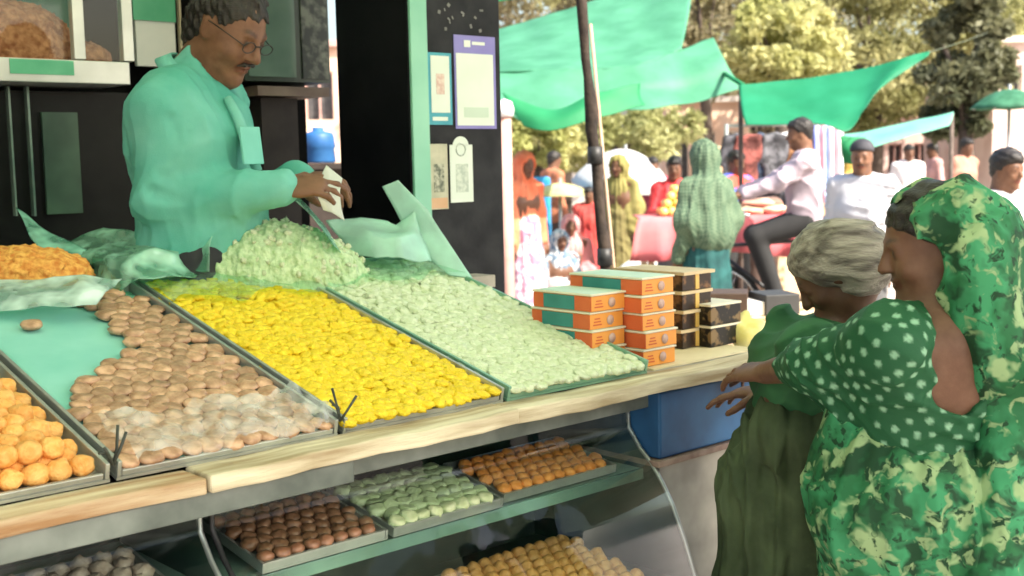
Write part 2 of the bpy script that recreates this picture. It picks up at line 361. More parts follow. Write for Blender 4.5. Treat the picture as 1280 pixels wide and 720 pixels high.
# ---------------------------------------------------------------- trays
tin = mat('tray_tin', (.4, .42, .4), (.55, .57, .54), rough=.35, metal=.65, scale=10)
def tray(label, u0, u1, s0, s1, depth=.03, m=None, liner_m=None, lz=.0095):
    t = thing('sweet_tray', label, 'tray', T((u0+u1)/2, (s0+s1)/2, 0))
    B = MB(); B.box(T((u0+u1)/2, (s0+s1)/2, .003), ((u1-u0)/2, (s1-s0)/2, .003), M_T); B.build('base', m or tin, t)
    for c, h in (((u0+.005, (s0+s1)/2), (.004, (s1-s0)/2)), ((u1-.005, (s0+s1)/2), (.004, (s1-s0)/2)), (((u0+u1)/2, s0+.006), ((u1-u0)/2-.011, .004)), (((u0+u1)/2, s1-.006), ((u1-u0)/2-.011, .004))):
        dd = .011 if c[1] < s0+.02 else depth
        q = MB(); q.box(T(c[0], c[1], .006+dd/2), (h[0], h[1], dd/2), M_T); q.build('rim', m or tin, t, bevel=.0015)
    if liner_m:
        q = MB(); rows = [[T(u0+.012+(u1-u0-.024)*j/14, s0+.012+(s1-s0-.024)*i/24, lz+.0012*math.sin(j*1.3+i*.9)) for j in range(15)] for i in range(25)]; q.grid(rows); q.build('paper_liner', liner_m, t, solid=.002)
    return t
def lump(name, r, flat, seed, n=(12, 8), rough=.08, dimple=0, square=0):
    rg = np.random.default_rng(seed); vs = []; fs = []; N, K = n; ks = rg.normal(size=(4, 3))*2.2; ph = rg.uniform(0, 6.28, 4)
    for i in range(K+1):
        th = math.pi*i/K
        for j in range(N):
            a = 2*math.pi*j/N; d = np.array((math.sin(th)*math.cos(a), math.sin(th)*math.sin(a), math.cos(th)))
            k = 1+rough*sum(math.sin(ks[q]@d*1.5+ph[q]) for q in range(4))/2
            if dimple and d[2] > .6: k -= dimple*((d[2]-.6)/.4)**2
            if square: m_ = max(abs(d[0]), abs(d[1])); l = math.hypot(d[0], d[1]); k *= 1+square*(l/max(m_, 1e-6)-1) if l > .3 else 1; d = d*np.array((1, 1, 1)); d[2] = math.copysign(abs(d[2])**.5, d[2])
            vs.append((d[0]*k*r, d[1]*k*r, d[2]*k*r*flat))
        
    for i in range(K):
        for j in range(N): fs.append((i*N+j, (i+1)*N+j, (i+1)*N+(j+1) % N, i*N+(j+1) % N))
    me = bpy.data.meshes.new(name); me.from_pydata(vs, [], fs); me.polygons.foreach_set('use_smooth', [True]*len(fs))
    bm = bmesh.new(); bm.from_mesh(me); bmesh.ops.remove_doubles(bm, verts=bm.verts, dist=1e-5); bmesh.ops.recalc_face_normals(bm, faces=bm.faces); bm.to_mesh(me); bm.free()
    return me
def sweets(name, label, group, meshes, spots, rotbase, jitter=.0, tilt=.15, sc=(.93, 1.07), cat='sweet'):
    out = []; RM = rotbase.to_4x4()
    for i, p in enumerate(spots):
        o = bpy.data.objects.new(name, meshes[i % len(meshes)] if len(meshes) == 1 else random.choice(meshes)); COL.objects.link(o)
        r = Euler((random.gauss(0, tilt), random.gauss(0, tilt), random.uniform(0, 6.28) if jitter is not None else random.gauss(0, .1))).to_matrix().to_4x4()
        k = random.uniform(*sc); o.matrix_world = Matrix.Translation(p) @ RM @ r @ Matrix.Diagonal((k, k, k*random.uniform(.93, 1.08), 1))
        tag(o, label, cat, group); out.append(o)
    return out
def give(meshes, m):
    for x in meshes: x.materials.append(m)
    return meshes
brown_m = mat('fried_brown', (.37, .195, .105), (.68, .42, .26), rough=.4, scale=38, bump=.3, bscale=150, coat=.2, coord='Object')
# per-piece variation through object random
def add_random(m, amt=.35):
    t = m.node_tree; p = t.nodes['Principled BSDF']; l = p.inputs['Base Color'].links[0]; src = l.from_socket
    oi = t.nodes.new('ShaderNodeObjectInfo'); mr = t.nodes.new('ShaderNodeMapRange'); mr.inputs[3].default_value = 1-amt; mr.inputs[4].default_value = 1+amt*.5
    t.links.new(oi.outputs['Random'], mr.inputs[0]); hs = t.nodes.new('ShaderNodeHueSaturation'); t.links.new(mr.outputs[0], hs.inputs['Value']); t.links.new(src, hs.inputs['Color']); t.links.new(hs.outputs[0], p.inputs['Base Color'])
add_random(brown_m, .3)
yellow_m = mat('yellow_sweet', (.82, .55, .01), (.94, .72, .03), rough=.55, scale=45, bump=.7, bscale=130, coat=.05); add_random(yellow_m, .07)
green_m = mat('pale_green_sweet', (.56, .66, .38), (.74, .8, .56), rough=.65, scale=50, bump=.7, bscale=130, lo=.3, hi=.6); add_random(green_m, .06)
orange_m = mat('orange_laddu', (.86, .36, .07), (.97, .56, .18), rough=.5, scale=50, bump=.5, bscale=190); add_random(orange_m, .15)

UB0, UB1 = -.475, -.012
tray('shallow tin tray of brown sweets partly emptied down to its turquoise paper', UB0, UB1, .005, .945, liner_m=mat('turquoise_paper', (.22, .58, .5), (.3, .66, .58), rough=.6, scale=6))
tray('tin tray full of bright yellow sweets in the middle of the counter', .0, .435, .005, .955, liner_m=yellow_m, lz=.0225)
tray('tin tray of pale green sweets at the right of the yellow one', .447, .925, .005, .965, m=mat('green_tin', (.2, .42, .3), (.32, .55, .42), rough=.4, metal=.4), liner_m=green_m, lz=.0225)
tray('tin tray heaped with orange laddus at the left front corner', -.96, -.487, .005, .62)
bare = [slope_us(*p) for p in ((-200, 380), (109, 388), (172, 447), (131, 465), (101, 497), (76, 540), (40, 520), (-300, 500))]
def inside(x, y, poly):
    c = False; n = len(poly)
    for i in range(n):
        (x1, y1), (x2, y2) = poly[i], poly[(i+1) % n]
        if (y1 > y) != (y2 > y) and x < (x2-x1)*(y-y1)/(y2-y1)+x1: c = not c
    return c
br = give([lump('brown_sweet', .0245, .44, s, dimple=.25, rough=.12) for s in range(4)], brown_m)
sp = []; p_ = .0405; i = 0; s = .03
while s < .925:
    u = UB0+.032+(p_/2 if i % 2 else 0)
    while u < UB1-.022:
        if not inside(u, s, bare) and not (s > .84 and random.random() < .3): sp.append(T(u+random.gauss(0, .0018), s+random.gauss(0, .0018), .0215+random.gauss(0, .0015)))
        u += p_
    i += 1; s += p_*.9
print('brown', len(sp)); sp = sp[:299]
sweets('brown_sweet', 'round brown fried sweet packed in rows in the tray with turquoise paper', 'brown sweets in the half empty counter tray', br, sp, M_T, tilt=.08)
us = slope_us(40, 419); o = sweets('brown_sweet', 'single brown sweet ball left alone on the turquoise paper', None, br, [T(us[0], us[1], .024)], M_T)[0]
def stuff_mass(name, meshes, spots, RM3, parent_name_label, m, tray_obj):
    """the far rows, too many to keep one by one: one joined part of the tray"""
    V = []; F = []; off = 0; data = [(np.array([v.co for v in me.vertices]), [tuple(p.vertices) for p in me.polygons]) for me in meshes]
    for p in spots:
        vs, fs = random.choice(data); r = np.array((RM3 @ Euler((random.gauss(0, .2), random.gauss(0, .2), random.uniform(0, 6.28))).to_matrix())); q = vs @ r.T*random.uniform(.92, 1.08)+np.array(p); V += [tuple(x) for x in q]; F += [tuple(i+off for i in f) for f in fs]; off += len(vs)
    me = bpy.data.meshes.new(name); me.from_pydata(V, [], F); me.polygons.foreach_set('use_smooth', [True]*len(F)); o = link(name, me, m, tray_obj); o['kind'] = 'stuff'
TR = {o['label']: o for o in bpy.data.objects if o.name.startswith('sweet_tray')}
def layer(nm, label, grp, meshes, u0, du, L, m, tray_label):
    nu, nv = 16, 35; sp = []
    for i in range(nv):
        for j in range(nu): sp.append(T(u0+du*(j+(.5 if i % 2 else 0)+.25)/(nu-.25)+random.gauss(0, .003), .016+L*i/(nv-.5)+random.gauss(0, .003), .024+random.gauss(0, .0018)+.004*math.sin(j*.7+i*.5)*math.sin(i*.31)))
    sweets(nm, label, grp, meshes, sp[:298], M_T, tilt=.09); stuff_mass(nm+'_mass', meshes, sp[298:], M_T, None, m, next(o for k, o in TR.items() if tray_label in k))
yl = give([lump('yellow_sweet', .0188, .45, 20+s, rough=.2, n=(10, 7)) for s in range(5)], yellow_m)
layer('yellow_sweet', 'soft yellow sweet in the front half of the yellow tray', 'yellow sweets in the middle tray', yl, .016, .402, .915, yellow_m, 'bright yellow')
gl_ = give([lump('pale_green_sweet', .0205, .36, 40+s, rough=.2, square=.3, n=(10, 7)) for s in range(5)], green_m)
layer('pale_green_sweet', 'pale green sweet in the front half of the green rimmed tray', 'pale green sweets in the right tray', gl_, .464, .445, .925, green_m, 'pale green sweets')
og = give([lump('orange_laddu', .0235, .85, 60+s, rough=.09) for s in range(4)], orange_m)
sp = []
for lay in range(2):
    for i in range(13-lay*2):
        for j in range(11-lay):
            u = -.935+.041*(j+(.5 if (i+lay) % 2 else 0))+lay*.02; s = .035+.0375*i+lay*.03
            if u < -.505 and not (lay and u > -.56): sp.append(T(u+random.gauss(0, .002), s, .025+lay*.03))
sweets('orange_laddu', 'round orange laddu heaped in the tray at the left front corner', 'orange laddus in the left front tray', og, sp, M_T)

# plastic film over the front of the brown tray, clips at tray corners
film = clear_mat('clear_film', (.97, .98, .97), gloss=.07, diff=.24, rough=.12)  # whitish diffuse patches stand in for glints on the film
rows = [[T(-.44+.43*j/40, .0+.17*i/14+.025*math.sin(j*.35), .046+.006*math.sin(j*1.1+i*.5)+.005*math.sin(j*.43-i*1.3)+(-.012 if i == 0 else 0)) for j in range(41)] for i in range(15)]
o = MB().grid(rows).build('plastic_film', film, None, T(-.22, .08, .04)); tag(o, 'crinkled clear plastic film lying over the front of the brown sweets', 'plastic film')
for u0_, u1_, lb in ((.0, .43, 'thin green tinted film over the back rows of the yellow sweets'), (.45, .92, 'thin green tinted film over the back rows of the pale green sweets')):
    rows = [[T(u0_+(u1_-u0_)*j/30, .74+.24*i/12+.03*math.sin(j*.4+u0_*9)*(1-i/12), .046+.004*math.sin(j*.9+i*.6)+.004*math.sin(j*.37-i*1.1)) for j in range(31)] for i in range(13)]
    o = MB().grid(rows).build('plastic_film', clear_mat('green_tint_film', (.74, .93, .82), gloss=.04, diff=.15, rough=.15), None, T((u0_+u1_)/2, .86, .045)); tag(o, lb, 'plastic film')
wire = mat('dark_wire', (.03, .035, .03), (.08, .09, .07), rough=.6)
for (u, s, lb) in ((-.006, .01, 'twisted dark wire clip between the brown and yellow trays'), (-.481, .01, 'twisted dark wire clip between the orange and brown trays'), (.441, .955, 'dark green wire clip at the back corner of the yellow tray'), (.93, .965, 'dark green wire clip at the back corner of the pale green tray')):
    q = MB(); 
    for k in range(4):
        a = random.uniform(0, 6.28); q.tube([T(u, s, .03), T(u+.012*math.cos(a), s+.012*math.sin(a), .055), T(u+.03*math.cos(a+.4), s+.02*math.sin(a+.4), .06+.012*k)], .0028, 6)
    tag(q.build('wire_clip', wire, None, T(u, s, .03)), lb, 'wire clip')

# ---------------------------------------------------------------- back row on the counter
o_back = mat('pale_lilac_board', (.5, .5, .5), (.62, .62, .6), rough=.5, scale=4)
B = MB(); B.box(W(.185, .99, 1.195), (.22, .03, .012), M_UV); tag(B.build('board', o_back, None, W(.185, .99, 1.195), bevel=.002), 'pale grey board lying behind the yellow tray', 'board')
# pale green heap
hc = at(322, 340, 3.32); hm = Body()
hm.ell(hc+Vector((0, 0, -.02)), (.25, .16, .165), k=.05); hm.ell(hc+Vector((.1, .03, -.04)), (.2, .14, .12), k=.08); hm.ell(hc+Vector((-.09, .0, -.03)), (.16, .14, .1), k=.08)
me = hm.mesh('pale_green_heap', .007, folds(.006, 130, 3, (1, 1, 1), 8)); heap_m = mat('green_crumble', (.4, .58, .28), (.66, .8, .5), rough=.8, scale=70, bump=.8, bscale=120, lo=.3, hi=.65)
hp = link('sweet_heap', me, heap_m, None, hc); tag(hp, 'heap of pale green crumbly sweet behind the yellow tray', 'sweet heap')
bits = [lump('crumb', .014, .7, 80+s, (7, 5), rough=.3) for s in range(3)]; give(bits, green_m)
vv = np.array([v.co for v in me.vertices]); nn = np.array([v.normal for v in me.vertices]); pick = [i for i in rng.choice(len(vv), 1500) if vv[i][2] > -.02][:170]
for i in pick:
    o = bpy.data.objects.new('crumb', random.choice(bits)); COL.objects.link(o); o.parent = hp; o.location = vv[i]; o.rotation_euler = (random.random()*6, random.random()*6, 0); k = random.uniform(.35, .75); o.scale = (k, k, k)
# turquoise plastic bags
def bag_mat(name, c, tr=.35, rough=.3): return mat(name, c, [min(1, x*1.3) for x in c], rough=rough, scale=9, trans=tr, bump=.3, bscale=25)
bagm = clear_mat('green_film', (.45, .8, .64), gloss=.1, diff=.5, rough=.15)
def crumple(name, pts_rows, m, label, cat, amp=.012, seed=1, solid=.0015, sub=7):
    """a sheet through rows of points, subdivided and crumpled"""
    R0 = [[Vector(p) for p in r] for r in pts_rows]; nr, nc = len(R0), len(R0[0]); rg = np.random.default_rng(seed); K = rg.normal(size=(7, 3))*26; ph = rg.uniform(0, 6.28, 7)
    def lerp(i, j):
        a = min(int(i), nr-2); b = min(int(j), nc-2); s_, t_ = i-a, j-b; s2 = s_*s_*(3-2*s_); t2 = t_
        return R0[a][b]*(1-s2)*(1-t2)+R0[a+1][b]*s2*(1-t2)+R0[a][b+1]*(1-s2)*t2+R0[a+1][b+1]*s2*t2
    rows = []
    for i in range((nr-1)*sub+1):
        r = []
        for j in range((nc-1)*sub+1):
            p = lerp(i/sub, j/sub); q = np.array(p); dv = Vector((0, 0, 0))
            for k, f in zip(K, ph): s_ = 1-2*abs(math.sin(k@q*.5+f)); dv += Vector(k).normalized()*s_
            r.append(p+dv*(amp/3))
        rows.append(r)
    cen = sum((p for r in R0 for p in r), Vector((0, 0, 0)))/(nr*nc)
    o = MB().grid(rows).build(name, m, None, cen, solid=solid); tag(o, label, cat); return o
D1 = 3.2
crumple('plastic_bag', [[at(85, 300, D1+.1), at(130, 285, D1+.1), at(180, 292, D1+.1), at(232, 300, D1+.1), at(250, 322, D1+.1)],
    [at(95, 325, D1-.05), at(130, 318, D1-.12), at(175, 312, D1-.15), at(220, 318, D1-.12), at(240, 335, D1)],
    [at(118, 345, D1-.1), at(140, 345, D1-.2), at(175, 342, D1-.22), at(210, 340, D1-.2), at(240, 348, D1-.1)],
    [at(125, 372, D1-.2), at(145, 368, D1-.25), at(175, 352, D1-.25), at(210, 350, D1-.22), at(240, 352, D1-.15)]], bagm, 'crumpled turquoise plastic bag between the orange and yellow trays', 'plastic bag', .03, 4, .002)
crumple('plastic_wrap', [[at(18, 262, 3.3), at(28, 268, 3.3)], [at(40, 300, 3.2), at(62, 292, 3.25)], [at(62, 318, 3.15), at(100, 312, 3.2)], [at(100, 330, 3.1), at(130, 325, 3.15)]], clear_mat('turq_film', (.4, .82, .68), gloss=.1, diff=.6, rough=.15), 'strip of turquoise plastic rising behind the orange heap', 'plastic sheet', .012, 5, .002)
crumple('plastic_wrap', [[at(-30, 352, 2.85), at(40, 352, 2.85), at(110, 348, 2.85), at(150, 352, 2.9)], [at(-30, 372, 2.75), at(40, 372, 2.74), at(100, 368, 2.75), at(135, 366, 2.8)], [at(-30, 392, 2.7), at(40, 388, 2.7), at(90, 382, 2.72), at(120, 384, 2.76)]],
    clear_mat('milky_film', (.72, .9, .84), gloss=.08, diff=.55, rough=.15), 'milky plastic wrap hanging over the front of the orange heap', 'plastic sheet', .014, 6, .002)
# clear green side wall of the heap's bag
crumple('plastic_wrap', [[at(352, 236, 3.3), at(366, 240, 3.35)], [at(385, 268, 3.28), at(405, 280, 3.35)], [at(415, 305, 3.2), at(430, 318, 3.3)]], bagm, 'clear green plastic flap at the right of the pale green heap', 'plastic sheet', .006, 8, .002)
crumple('plastic_wrap', [[at(272, 278, 3.2), at(262, 282, 3.3), at(230, 302, 3.35)], [at(262, 310, 3.12), at(240, 314, 3.2), at(205, 322, 3.3)], [at(262, 338, 3.1), at(235, 338, 3.15), at(200, 335, 3.25)]], bagm, 'clear green plastic flap at the left of the pale green heap', 'plastic sheet', .02, 9, .002)
# pale carrier bag: flat blade and crumpled body
pb = bag_mat('pale_carrier', (.5, .74, .64), .4)
D2 = 3.62
cb = thing('carrier_bag', 'pale turquoise carrier bag with one flat handle standing against the black cabinet', 'plastic bag', at(500, 330, D2))
o = crumple('bag_handle', [[at(477, 233, D2), at(497, 225, D2)], [at(500, 275, D2), at(535, 262, D2-.02)], [at(528, 315, D2-.06), at(562, 305, D2-.06)], [at(560, 345, D2-.12), at(590, 348, D2-.12)]], pb, '', '', .006, 11, .003)
o2 = crumple('bag_body', [[at(412, 272, D2-.05), at(450, 268, D2), at(495, 280, D2), at(522, 262, D2)], [at(430, 295, D2-.12), at(460, 300, D2-.18), at(500, 300, D2-.18), at(530, 290, D2-.06)], [at(445, 318, D2-.16), at(470, 322, D2-.22), at(500, 322, D2-.22), at(540, 328, D2-.14)]], pb, '', '', .02, 12, .003)
for x in (o, o2):
    for k in ('label', 'category'):
        if k in x: del x[k]
    x.location = x.location - cb.location; x.parent = cb

# orange heap tray, upper left
oc = at(30, 345, 2.95)
t = thing('sweet_tray', 'raised tray of orange crumbly sweets at the far left of the counter', 'tray', oc)
B = MB(); B.box(oc+Vector((-.12, .05, -.035)), (.27, .13, .01)); B.build('base', tin, t)
hb = Body(); hb.ell(oc+Vector((-.12, .05, -.01)), (.27, .13, .07), k=.03); hb.ell(oc+Vector((-.02, .05, .0)), (.14, .1, .06), k=.05)
link('orange_crumble', hb.mesh('orange_crumble', .006, folds(.005, 150, 9, (1, 1, 1), 8)), mat('orange_crumble', (.62, .2, .03), (.92, .5, .12), rough=.7, scale=60, bump=.8, bscale=110), t)

# ---------------------------------------------------------------- sweet boxes
teal = mat('box_teal', (.03, .2, .19), (.05, .27, .25), rough=.45); red_o = mat('box_red', (.62, .1, .03), (.7, .15, .05), rough=.45); org = mat('box_orange', (.85, .3, .05), (.92, .38, .08), rough=.45, scale=4)
lid_m = mat('box_lid', (.5, .66, .52), (.62, .74, .6), rough=.5); cream = mat('box_edge', (.75, .68, .52), (.82, .76, .6), rough=.6); emb = mat('emblem_grey', (.5, .3, .26), (.62, .42, .36), rough=.5); navy = mat('box_navy', (.015, .03, .06), (.03, .05, .09), rough=.45)
def sweet_box(u, v, z, rot, label, group, mid=teal, L=.26, Wd=.125, H=.0463):
    t = thing('sweet_box', label, 'box', W(u, v, z), group); M = M_UV @ Matrix.Rotation(rot, 3, 'Z'); c = W(u, v, z)
    P = lambda a, b, h: c + M @ Vector((a, b, h))
    B = MB(); B.box(P(0, 0, H*.43), (Wd/2, L/2, H*.43), M); B.build('body', org, t, bevel=.0015)
    B = MB(); B.box(P(0, 0, H*.93), (Wd/2+.003, L/2+.003, H*.055), M); B.build('lid', cream, t, bevel=.001)
    B = MB(); B.box(P(0, 0, H*.99), (Wd/2-.002, L/2-.002, H*.012), M); B.build('top_panel', lid_m, t)
    for b0, b1, mm, nm in ((-.5, -.22, red_o, 'red_band'), (-.22, .32, mid, 'dark_band'), (.32, .5, red_o, 'red_band')):
        B = MB(); B.box(P(-Wd/2-.0008, L*(b0+b1)/2, H*.43), (.0008, L*(b1-b0)/2-.0003, H*.40), M); B.build(nm, mm, t)
    for k_ in range(3): B = MB(); B.box(P(-.036, -L/2-.0006, H*(.24+.17*k_)), (.016-.003*k_, .0004, .0016), M); B.build('print_line', red_o, t)
    B = MB(); B.lathe([(0, .001), (.013, .001), (.013, 0), (.009, .0005)], P(.012, -L/2-.0012, H*.43), 14, M @ Matrix.Rotation(R_(90), 3, 'X')); B.build('emblem', emb, t)
    return t
e = uv_of(atz(806, 459, .955)); zb = .955
names = ('bottom', 'second', 'middle', 'fourth', 'top')
for i in range(5): sweet_box(e[0]+.063+(-.006 if i > 2 else .0)+random.gauss(0, .002), e[1]+.13+random.gauss(0, .002), zb+i*.0470, random.gauss(0, .012), '%s orange sweet box of the five box stack nearer the dark boxes' % names[i], 'orange sweet boxes in the right stack', navy if i in (0, 1, 2) else teal)
e2 = uv_of(atz(747, 449, .955))
names = ('bottom', 'second', 'third', 'top')
for i in range(4): sweet_box(e[0]-.071+random.gauss(0, .002), e[1]+.06+.1075+random.gauss(0, .004), zb+.012+i*.0470, random.gauss(0, .02), '%s orange and teal sweet box of the four box stack beside the green tray' % names[i], 'orange sweet boxes in the left stack', teal, L=.215)
# dark boxes
choc = mat('dark_box', (.03, .018, .012), (.2, .1, .04), rough=.35, scale=28, lo=.5, hi=.62); gold = mat('gold_tape', (.6, .36, .08), (.75, .5, .15), rough=.4)
e3 = uv_of(atz(868, 437, .955))
for i in range(4):
    t = thing('dark_sweet_box', '%s dark brown sweet box with gold tape in the stack of four' % names[i], 'box', W(e3[0]+.05, e3[1]+.16, zb+i*.055), 'dark brown sweet boxes'); c = W(e3[0]+.05, e3[1]+.16, zb+i*.055)
    B = MB(); B.box(c+Vector((0, 0, .023)), (.065, .13, .023), M_UV); B.build('body', choc, t, bevel=.002)
    B = MB(); B.box(c+Vector((random.gauss(0, .003), 0, .0495)), (.070, .135, .0045), M_UV); B.build('lid', mat('lid_tan', (.55, .4, .22), (.66, .52, .32)), t)
    B = MB(); B.box(c+Vector((0, 0, .024))-DN*.131, (.008, .001, .022), M_UV); B.build('tape', gold, t)
e4 = uv_of(atz(893, 436, .955))
for i in range(2):
    c = W(e4[0]+.08, e4[1]+.12, zb+i*.062); t = thing('dark_sweet_box', '%s black patterned box of the pair at the end of the counter' % ('lower', 'upper')[i], 'box', c, 'black patterned boxes')
    B = MB(); B.box(c+Vector((0, 0, .027)), (.07, .1, .027), M_UV); B.build('body', mat('black_pattern', (.008, .008, .008), (.2, .13, .06), rough=.35, scale=24, lo=.55, hi=.62), t, bevel=.002)
    B = MB(); B.box(c+Vector((0, 0, .0575)), (.071, .101, .003), M_UV); B.build('lid', cream, t)
B = MB(); B.prism([W(e[0]+.0, e[1]-.03, .9485), W(e[0]+.45, e[1]-.03, .9485), W(e[0]+.45, e[1]+.3, .9485), W(e[0]+.0, e[1]+.3, .9485)], (0, 0, .005)); tag(B.build('cardboard_sheet', mat('card_cream', (.7, .6, .36), (.8, .7, .46)), None, W(e[0]+.2, e[1]+.1, .95)), 'cream cardboard sheet lying under the sweet boxes', 'cardboard')
# yellow cloth bag and hand-sized bundle at the far end
yb = at(938, 420, 3.5); b = Body(); b.ell(yb, (.055, .05, .05), k=.02); b.cap(yb+Vector((-.03, 0, .03)), yb+Vector((-.01, .01, .065)), .025, .01, k=.02)
o = link('cloth_bag', b.mesh('cloth_bag', .005, folds(.005, 60, 8)), mat('pale_yellow_cloth', (.75, .66, .2), (.85, .8, .45), rough=.8, scale=14), None, yb-Vector((0, 0, .05))); tag(o, 'small pale yellow cloth bag at the end of the counter', 'bag')

# ---------------------------------------------------------------- display case under the counter
glass = clear_mat('case_glass', (.93, .97, .95), gloss=.022, rough=.03)
edge_m = mat('lit_glass_edge', (.06, .11, .09), (.2, .36, .28), rough=.2, spec=.6, scale=3)  # lighter green stands in for highlights along the shelf's glass edge
prof = [(.05, .868), (.045, .815), (.008, .767), (-.032, .733), (-.065, .69), (-.096, .643), (-.135, .56), (-.168, .477), (-.195, .38), (-.21, .27), (-.215, .12)]
def dense(pr, k=4):
    out = []
    for (a, b), (c, d) in zip(pr[:-1], pr[1:]):
        for i in range(k): out.append((a+(c-a)*i/k, b+(d-b)*i/k))
    return out+[pr[-1]]
dc = thing('display_case', 'curved glass display case with two shelves of sweets under the plank', 'display case', W(.32, .1, 0))
def case(t, u0, u1):
    B = MB(); B.grid([[W(u, v-.004, z) for u in (u0, (u0+u1)/2, u1)] for v, z in dense(prof)]); B.build('front_glass', glass, t, solid=.004)
    for u in (u0, u1):
        B = MB(); pts = [W(u, v, z) for v, z in dense(prof, 2)]; B.tube(pts, .006, 6); B.build('frame', steel if u == u1 else black, t)
    B = MB(); B.prism([W(u0, v, z) for v, z in [(.40, .868)]+prof+[(.40, .12)]], DU*.004); B.build('side_glass', glass, t)
    B = MB(); B.prism([W(u1, v, z) for v, z in [(.40, .868)]+prof+[(.40, .12)]], DU*-.004); B.build('side_panel', mat('green_side', (.012, .03, .024), (.025, .055, .045), rough=.4), t)
    B = MB(); B.box(W((u0+u1)/2, .41, .5), ((u1-u0)/2, .008, .38), M_UV); B.build('back_panel', mat('case_back', (.03, .05, .045), (.06, .08, .07), rough=.3), t)
    B = MB(); B.box(W((u0+u1)/2, .1, .09), ((u1-u0)/2, .31, .03), M_UV); B.build('plinth', steel, t)
    B = MB(); B.box(W((u0+u1)/2, .20, .712), ((u1-u0)/2-.006, .20, .006), M_UV); B.build('shelf', mat('shelf_glass', (.2, .32, .27), (.3, .42, .36), rough=.25), t)
    B = MB(); B.box(W((u0+u1)/2, -.006, .706), ((u1-u0)/2-.008, .005, .014), M_UV); B.build('shelf_edge', edge_m, t, bevel=.002)
    B = MB(); B.box(W((u0+u1)/2, .13, .455), ((u1-u0)/2-.006, .26, .006), M_UV); B.build('shelf', mat('lower_shelf', (.03, .05, .042), (.06, .085, .07), rough=.4), t)
case(dc, -.275, .90)
dc2 = thing('display_case', 'darker glass display case at the left end under the grey rail', 'display case', W(-.85, .1, 0)); case(dc2, -1.45, -.30)
TS = math.atan2(.04, .25); DS2 = DN*math.cos(TS)+Vector((0, 0, math.sin(TS))); DH2 = -DN*math.sin(TS)+Vector((0, 0, math.cos(TS))); M_S = Matrix((DU, DS2, DH2)).transposed()
def shelf_tray(label, u0, u1, L, v0, z0, sw_name, sw_label, sw_group, meshes, pitch, h=.022, tl=.15, jit=.001, m=None, rows_off=True):
    P = lambda u, s, hh: W(u, v0, z0)+DS2*s+DH2*hh
    t = thing('shelf_tray', label, 'tray', P((u0+u1)/2, L/2, 0))
    B = MB(); B.box(P((u0+u1)/2, L/2, .002), ((u1-u0)/2, L/2, .002), M_S); B.build('base', m or tin, t)
    for c, hh in (((u0+.003, L/2), (.003, L/2)), ((u1-.003, L/2), (.003, L/2)), (((u0+u1)/2, .004), ((u1-u0)/2-.007, .003)), (((u0+u1)/2, L-.004), ((u1-u0)/2-.007, .003))):
        q = MB(); q.box(P(c[0], c[1], .012), (hh[0], hh[1], .009), M_S); q.build('rim', m or tin, t)
    sp = []; s = .022; i = 0
    while s < L-.015:
        u = u0+.02+(pitch/2 if i % 2 and rows_off else 0)
        while u < u1-.016: sp.append(P(u+random.gauss(0, jit), s+random.gauss(0, jit), h)); u += pitch
        s += pitch*.92; i += 1
    sweets(sw_name, sw_label, sw_group, meshes, sp, M_S, tilt=tl)
mb_ = mat('dark_brown_sweet', (.2, .085, .04), (.34, .16, .09), rough=.35, scale=40, bump=.2, bscale=150, coat=.3); mg_ = mat('grey_green_sweet', (.42, .5, .26), (.56, .62, .38), rough=.55, scale=40, bump=.3, bscale=150); mo_ = mat('deep_orange_sweet', (.66, .2, .03), (.82, .33, .08), rough=.45, scale=40, bump=.3, bscale=150)
mt_ = mat('golden_sweet', (.66, .3, .08), (.82, .44, .16), rough=.45, scale=40, bump=.3, bscale=150)
shelf_tray('upper shelf tray of dark brown round sweets behind the black frame', -.21, .085, .25, -.02, .726, 'dark_brown_sweet', 'dark brown round sweet in the left tray on the upper glass shelf', 'dark brown sweets in the display case', give([lump('dark_brown_sweet', .0175, .75, 100+s, dimple=.15) for s in range(3)], mb_), .034)
shelf_tray('upper shelf tray of grey green sweets in the middle of the glass case', .1, .405, .25, -.02, .726, 'grey_green_sweet', 'grey green flat sweet in the middle tray on the upper glass shelf', 'grey green sweets in the display case', give([lump('grey_green_sweet', .019, .6, 110+s, square=.5) for s in range(3)], mg_), .035)
shelf_tray('upper shelf tray of deep orange sweets at the right of the glass case', .425, .80, .22, .0, .726, 'deep_orange_sweet', 'deep orange round sweet in the right tray on the upper glass shelf', 'deep orange sweets in the display case', give([lump('deep_orange_sweet', .018, .7, 120+s) for s in range(3)], mo_), .035)
shelf_tray('lower shelf tray heaped with golden round sweets', .33, .78, .3, -.12, .463, 'golden_sweet', 'golden round laddu on the lower glass shelf', 'golden sweets on the lower shelf', give([lump('golden_sweet', .02, .95, 130+s) for s in range(3)], mt_), .037, h=.03)
shelf_tray('lower shelf tray of light brown sweets beside the golden ones', .05, .315, .3, -.12, .463, 'light_brown_sweet', 'light brown round sweet on the lower glass shelf', 'light brown sweets on the lower shelf', give([lump('light_brown_sweet', .019, .8, 140+s) for s in range(3)], mat('light_brown_sweet', (.45, .27, .16), (.6, .4, .26), rough=.5, scale=40, bump=.3)), .037)
shelf_tray('shelf tray of pale nut brown sweets in the dark left case', -.85, -.36, .25, -.02, .70, 'nut_brown_sweet', 'pale nut brown lumpy sweet in the left glass case', 'nut brown sweets in the left case', give([lump('nut_brown_sweet', .02, .9, 150+s, rough=.2) for s in range(3)], mat('nut_brown_sweet', (.42, .3, .22), (.6, .48, .38), rough=.6, scale=30, bump=.4)), .042)

